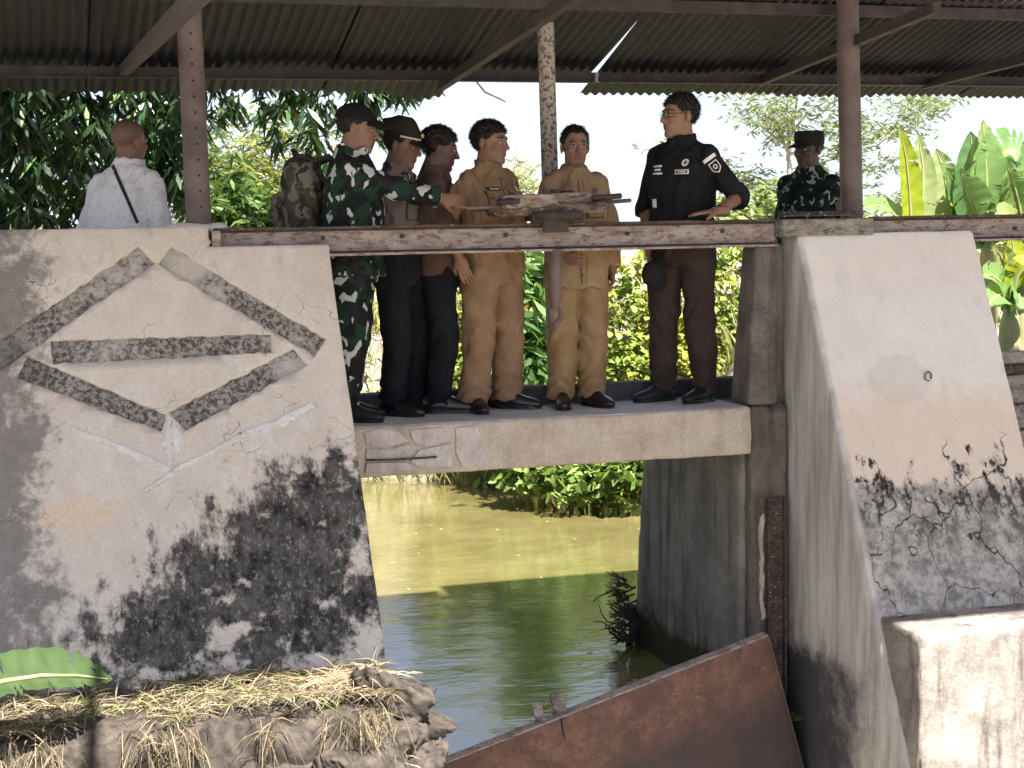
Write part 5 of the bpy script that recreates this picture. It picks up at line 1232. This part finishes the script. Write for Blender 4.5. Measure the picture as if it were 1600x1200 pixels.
        br = lambda p: np.maximum(ell((0, -.085, .040), (.082, .068, .009))(p-np.stack([0*p[:, 0], 0*p[:, 0], -3*p[:, 0]**2-.55*np.maximum(-p[:, 1]-.085, 0)], 1)), p[:, 1]+.06)
        V, F = net(br, (-.1, -.18, -.04), (.1, -.04, .08), .0055); link('visor', quads(s.hx(V), F), 'shoe', o)
        mb = MB(); mb.tube([tuple(s.hx(np.array([[0, -.098, .075]]))[0]), tuple(s.hx(np.array([[0, -.106, .077]]))[0])], .013, 8); mb.build('cap_badge', 'brass', o)

# ------------------------------------------------------------------ the eight men
def man_white():
    p = Person('bald man seen from behind in a white speckled shirt with a cross-body strap', 194, 345, 9.25, 140, 1.72, (.20, .095, .06), z0=-.02, girth=1.14, lean=(0.03, -.16))
    p.arm(-1, p.shoulder(-1)+np.array([-.09, .03, -.27]), None); p.arm(1, p.shoulder(1)+np.array([.10, .02, -.27]), None); p.legs([(-.11, 0, -8), (.11, 0, 8)])
    p.body(); p.head(-12, 4, shaved=True, w=1.04); p.shirt('dotted_white', .74, 'long', 3, .006); p.trousers('navy_cloth'); p.shoes()
    # strap across the back
    pts = []
    a = p.Lp(170, 244, 9.1); b = p.Lp(214, 346, 9.1)
    A_ = p.L(CAM); d = (a+b)/2-A_; d[2] = 0; d /= np.linalg.norm(d)
    V = []; 
    p.drape('bag_strap', p.shirt_fn, (a+b)/2, np.cross(b-a, d), b-a, d, .018, np.linalg.norm(b-a)*1.05, 'strap', off=.006, n=(2, 30))
man_white()
def soldier_near():
    p = Person('soldier in green and white camouflage and black cap pointing at the hoist', 556, 650, 8.80, 68, 1.745, (.235, .125, .08), lean=(0, -.06), girth=1.1)
    E = p.Lp(628, 300, 8.66); Wr = p.Lp(690, 310, 8.62); p.arm(-1, E, Wr, Wr-E, p.L(p.loc+np.array([0, 1, -.3])), .5, True)
    p.arm(1, None, p.Lp(600, 420, 9.0)); p.legs([(-.10, .02, -10), (.10, .06, 6)])
    p.body(); p.head(6, 10, hair=(.003, .072, 2)); p.cap_ball('cap_black'); p.shirt('camo', .80, 'long', 7, .006, off=.01); p.trousers('camo', .9, .10, 1.05, 4); p.shoes('boot', True)
    S, E, Wr, *_ = p.arms[-1]; d = (Wr-E)/np.linalg.norm(Wr-E); mb = MB(); mb.tube([Wr-d*.075, Wr-d*.07, Wr-d*.005, Wr+d*.0], [.036, .041, .041, .036], 14); mb.build('cuff', 'band', p.root)
    mb = MB(); mb.tube([Wr-d*.14, Wr-d*.135, Wr-d*.075], [.042, .047, .047], 14); mb.build('sleeve_end', 'cap_black', p.root)
    for i in range(3):
        c = p.hx(np.array([[-.062+.0*i, .055-.028*i, -.105-.012*i]]))[0]; mb = MB(); mb.box(c, (.006, .010, .018), None, .002); mb.build('collar_tab', 'brass' if i else 'white_mark', p.root)
    return p
s1 = soldier_near()
def backpack():
    c = WY(474, 305, 8.95); r = empty('backpack', (c[0], c[1], c[2]-.22), rad(68)); tag(r, 'faded brown camouflage backpack on the back of the pointing soldier', 'backpack')
    f = lambda p: np.maximum(sect([(0, 0, 0, .15, .09), (.08, 0, 0, .165, .11), (.3, 0, 0, .155, .105), (.4, 0, 0, .12, .08), (.44, 0, 0, .05, .04)], 3.2)(p), 0*p[:, 0]-1)
    V, F = net(folds(f, .008, 4, (14, 14, 12)), (-.22, -.16, -.03), (.22, .16, .48), .009); link('bag', quads(V, F), 'camo_pack', r)
    g = lambda p: sect([(.03, 0, .11, .11, .04), (.2, 0, .115, .115, .05), (.24, 0, .10, .09, .03)], 3.2)(p); V, F = net(folds(g, .006, 6), (-.17, .02, 0), (.17, .22, .28), .008); link('pocket', quads(V, F), 'camo_pack', r)
    for sd in (-1, 1):
        mb = MB(); mb.tube([(sd*.09, -.08, .40), (sd*.1, -.17, .43), (sd*.11, -.24, .36)], .014, 8); mb.build('strap', 'strap', r)
    mb = MB(); mb.tube([(-.05, .02, .42), (-.03, .05, .47), (.03, .05, .47), (.05, .02, .42)], .009, 8); mb.build('carry_loop', 'strap', r)
backpack()
def policeman():
    p = Person('police officer in grey-brown shirt and dark peaked cap with gold trim', 632, 642, 8.98, 46, 1.655, (.19, .095, .06), girth=1.08, belly=.03)
    p.arm(-1, p.shoulder(-1)+np.array([-.05, .08, -.26]), p.shoulder(-1)+np.array([.10, .20, -.40])); p.arm(1, p.shoulder(1)+np.array([.06, .08, -.26]), p.shoulder(1)+np.array([-.08, .22, -.40]))
    p.legs([(-.10, .0, -6), (.12, -.03, 22)]); p.body(); p.head(10, 14, hair=(.005, .072, 3), w=1.05); p.cap_peaked(); p.shirt('police_shirt', .96, 'short', 9, .004); p.trousers('navy_cloth', 1.0, .05); p.shoes(); p.belt(.985)
    p.epaulet('dark_mark'); p.pockets('police_shirt', 1.25); p.placket(1.02, 1.37, 'police_shirt'); p.front('name_tag', -.085, 1.295, .07, .016, 'dark_mark', off=.013); p.front('badge', .085, 1.305, .035, .04, 'brass', off=.013)
    for sd in (-1, 1): p.front('collar_badge', sd*.05, 1.39, .024, .05, 'dark_mark', off=.006); p.front('collar_trim', sd*.05, 1.39, .010, .03, 'white_mark', off=.0085)
policeman()
def man_dark():
    p = Person('dark-haired man in a maroon shirt in profile behind the officer', 690, 640, 9.0, 78, 1.635, (.10, .048, .035))
    p.arm(-1, p.shoulder(-1)+np.array([-.04, .08, -.26]), p.shoulder(-1)+np.array([.10, .20, -.38])); p.arm(1, p.shoulder(1)+np.array([.04, .08, -.26]), p.shoulder(1)+np.array([-.1, .2, -.38])); p.legs([(-.09, 0, 0), (.09, .02, 0)]); p.body(); p.head(4, 12, hair=(.012, .070, 4)); p.shirt('dark_shirt', .84, 'short', 11); p.trousers('navy_cloth'); p.shoes()
man_dark()
def khaki_a():
    p = Person('man in plain khaki uniform with parted black hair looking right', 772, 640, 8.93, 27, 1.665, (.255, .135, .085), girth=1.1, belly=.035)
    p.arm(-1, p.Lp(694, 345, 8.88), p.Lp(722, 412, 8.72), p.Lp(742, 470, 8.72)-p.Lp(720, 410, 8.72), p.L(p.loc+np.array([.5, 1, 0])), .3)
    p.arm(1, p.shoulder(1)+np.array([.09, .05, -.25]), p.shoulder(1)+np.array([.05, -.19, -.30]), None, None, .5)
    p.legs([(-.115, .03, -28), (.115, .0, 30)]); p.body(); p.head(20, 3, hair=(.010, .066, 5), w=1.05, jaw=1.15); p.shirt('khaki', .83, 'short', 13, .005); p.trousers('khaki_trouser', 1.0, .06, 1.12, 6, .006, .078); p.shoes()
    p.placket(.90, 1.37, 'khaki'); p.pockets('khaki', 1.262); p.front('name_tag', -.09, 1.305, .075, .020, 'dark_mark', off=.013); p.front('name_line', -.09, 1.305, .05, .006, 'brass', off=.0155); p.front('badge', .09, 1.31, .025, .03, 'brass', off=.013)
khaki_a()
def khaki_b():
    p = Person('older man in khaki with thin hair and goatee beside the middle post', 904, 634, 8.90, -2, 1.635, (.23, .125, .08), girth=1.02, belly=.02)
    p.arm(1, p.Lp(952, 350, 8.93), p.Lp(957, 415, 8.86), (0.02, -.1, -1), (-1, .1, 0), .55); p.arm(-1, p.shoulder(-1)+np.array([-.08, .03, -.26]), p.shoulder(-1)+np.array([.02, -.16, -.38]))
    p.legs([(-.10, 0, -14), (.085, .0, 18)]); p.body(); p.head(-4, 2, hair=(.0045, .088, 6), w=.96, beard=.85, tone=(.225, .12, .078)); p.shirt('khaki_light', .735, 'long', 15, .0045); p.trousers('khaki_trouser_b', .95, .055, 1.08, 8, .006, .076); p.shoes()
    p.placket(.76, 1.37, 'khaki_light'); p.pockets('khaki_light', 1.262); p.epaulet('khaki', .05); p.front('name_tag', -.085, 1.305, .07, .018, 'dark_mark', off=.013); p.front('ribbon_bar', -.085, 1.335, .04, .07, 'khaki', off=.006)
    S, E, Wr, *_ = p.arms[1]; d = (Wr-E)/np.linalg.norm(Wr-E); mb = MB(); mb.tube([Wr-d*.03, Wr-d*.012], .041, 14); mb.build('watch', 'dark_mark', p.root)
khaki_b()
def man_black():
    p = Person('tall man in black field shirt with white patches leaning a hand on the beam', 1068, 628, 8.90, -48, 1.835, (.27, .145, .095), girth=1.03, lean=(0., -.03))
    W_ = p.Lp(1112, 336, 8.52); E = p.Lp(1150, 305, 8.72); p.arm(1, E, W_, p.Lp(1066, 338, 8.50)-p.Lp(1112, 336, 8.52), (0, 0, -1), .12)
    p.arm(-1, p.shoulder(-1)+np.array([-.08, .02, -.27]), p.shoulder(-1)+np.array([-.02, -.10, -.50])); p.legs([(-.13, -.03, -30), (.12, .03, -10)])
    p.body(); p.head(-34, 0, hair=(.009, .070, 7), jaw=1.1); p.shirt('black_cloth', .93, 'roll', 17, .005); p.trousers('brown_trouser', 1.0, .075, 1.0, 10, .006, .066); p.shoes('boot'); p.belt(.965, 'cap_black')
    p.front('name_tag', .07, 1.265, .085, .026, 'white_mark', off=.013); p.front('name_ink', .07, 1.265, .072, .014, 'dark_mark', off=.0155); p.front('name_letters', .07, 1.265, .05, .005, 'white_mark', off=.018, n=(8, 2))
    rd = lambda t: max(.05, math.sqrt(max(0, 1-(2*t-1)**2))); p.front('chest_emblem', .08, 1.315, .040, .044, 'white_mark', shape=rd, off=.007); p.front('emblem_core', .08, 1.315, .020, .024, 'khaki', shape=rd, off=.010)
    for i, w_ in enumerate((.07, .055, .075)): p.front('chest_lettering', -.08, 1.30-.02*i, w_, .011, 'white_mark', off=.013)
    p.front('pocket_mark', -.10, 1.10, .03, .05, 'white_mark', off=.006)
    S, E, Wr, *_ = p.arms[1]; ax = (E-S)/np.linalg.norm(E-S); c = S+ax*.085; d = c-p.L(CAM); d[2] = 0; d /= np.linalg.norm(d); u = np.cross(-ax, d)
    sh = lambda t: 1. if t > .4 else max(.08, math.sin(t/.4*math.pi/2)); p.drape('shoulder_patch', p.shirt_fn, c, u, -ax, d, .058, .075, 'white_mark', shape=sh, off=.004)
    p.drape('patch_field', p.shirt_fn, c, u, -ax, d, .046, .06, 'navy_cloth', shape=sh, off=.0065); p.drape('patch_star', p.shirt_fn, c-ax*.003, u, -ax, d, .026, .032, 'white_mark', shape=rd, off=.009); p.drape('patch_core', p.shirt_fn, c-ax*.003, u, -ax, d, .012, .016, 'navy_cloth', shape=rd, off=.011)
    p.drape('shoulder_tab', p.shirt_fn, S+ax*.022, u, -ax, d, .085, .022, 'white_mark', off=.004)
    d2 = (Wr-E)/np.linalg.norm(Wr-E); mb = MB(); mb.tube([Wr-d2*.035, Wr-d2*.015], .031, 16); w = mb.build('watch', 'dark_mark', p.root)
    # spectacles
    mb = MB()
    for sd in (-1, 1):
        mb.tube([p.hx(np.array([[sd*.033+.021*math.cos(a), -.101+.012*abs(math.cos(a))*(1 if sd*math.cos(a) > 0 else 0), .003+.015*math.sin(a)]]))[0] for a in np.linspace(0, 2*math.pi, 15)], .0018, 5, False)
        mb.tube([p.hx(np.array([q]))[0] for q in ((sd*.054, -.088, .008), (sd*.074, -.04, .010), (sd*.079, .012, .008))], .002, 5)
    mb.tube([p.hx(np.array([q]))[0] for q in ((-.012, -.104, .005), (.012, -.104, .005))], .002, 5); mb.build('glasses', 'lens_frame', p.root)
    return p
mb_ = man_black()
def pouch():
    c = WY(1022, 425, 8.80); r = empty('black_pouch', c); tag(r, 'small black pouch held at the hip of the man in black', 'pouch')
    f = sect([(-.11, .03, 0, .03, .02), (-.06, .0, 0, .06, .03), (.0, -.015, 0, .065, .032), (.05, .0, 0, .06, .03), (.07, .02, 0, .03, .02)], 2.6); V, F = net(folds(f, .004, 2), (-.12, -.07, -.13), (.12, .07, .09), .007); link('bag', quads(V, F), 'black_cloth', r)
    mb = MB(); mb.tube([(-.02, 0, .06), (.02, .01, .10), (.05, .02, .06)], .005, 6); mb.build('strap', 'strap', r)
pouch()
def soldier_far():
    p = Person('soldier in dark camouflage and field cap standing behind the right post', 1264, 345, 9.9, -52, 1.69, (.07, .034, .026), girth=1.16, z0=-.02)
    p.arm(-1); p.arm(1); p.legs([(-.11, 0, -8), (.11, 0, 8)]); p.body(); p.head(-14, 2, hair=(.003, .072, 8)); p.cap_field('cap_green'); p.shirt('camo_dark', .80, 'long', 19, .005, off=.006); p.trousers('camo_dark', .9, .1, 1.05, 12); p.shoes('boot', True)
    S, E, Wr, *_ = p.arms[1]; d = (E-S)/np.linalg.norm(E-S); mb = MB(); mb.tube([S+d*.13, S+d*.135, S+d*.2, S+d*.205], [.066, .071, .069, .064], 16); mb.build('armband', 'police_shirt', p.root)
soldier_far()

# ------------------------------------------------------------------ stones of the rubble bank
def stones():
    r, inv = bank_root; rg = np.random.default_rng(11)
    for (x, y, Y, sz) in ((612, 1092, 7.12, .13), (640, 1140, 7.05, .12), (648, 1190, 6.99, .14), (595, 1168, 6.93, .11), (520, 1190, 6.78, .07)):
        c = WY(x, y, Y); Nn = rg.normal(size=(13, 3)); Nn /= np.linalg.norm(Nn, axis=1, keepdims=True); Dn = rg.uniform(.62, 1.05, 13)*sz; st = np.array([rg.uniform(.7, .95), 1, rg.uniform(1.1, 1.5)])
        f = lambda p: np.max((p*st)@Nn.T-Dn, axis=1)-.006
        V, F = net(folds(f, sz*.06, int(x), (55, 55, 55)), (-sz*1.9,)*3, (sz*1.9,)*3, sz*.09); o = link('stone', quads(V, F), 'rock', r); o.matrix_parent_inverse = inv; o.location = Vector(c)
stones()
bpy.context.view_layer.update()
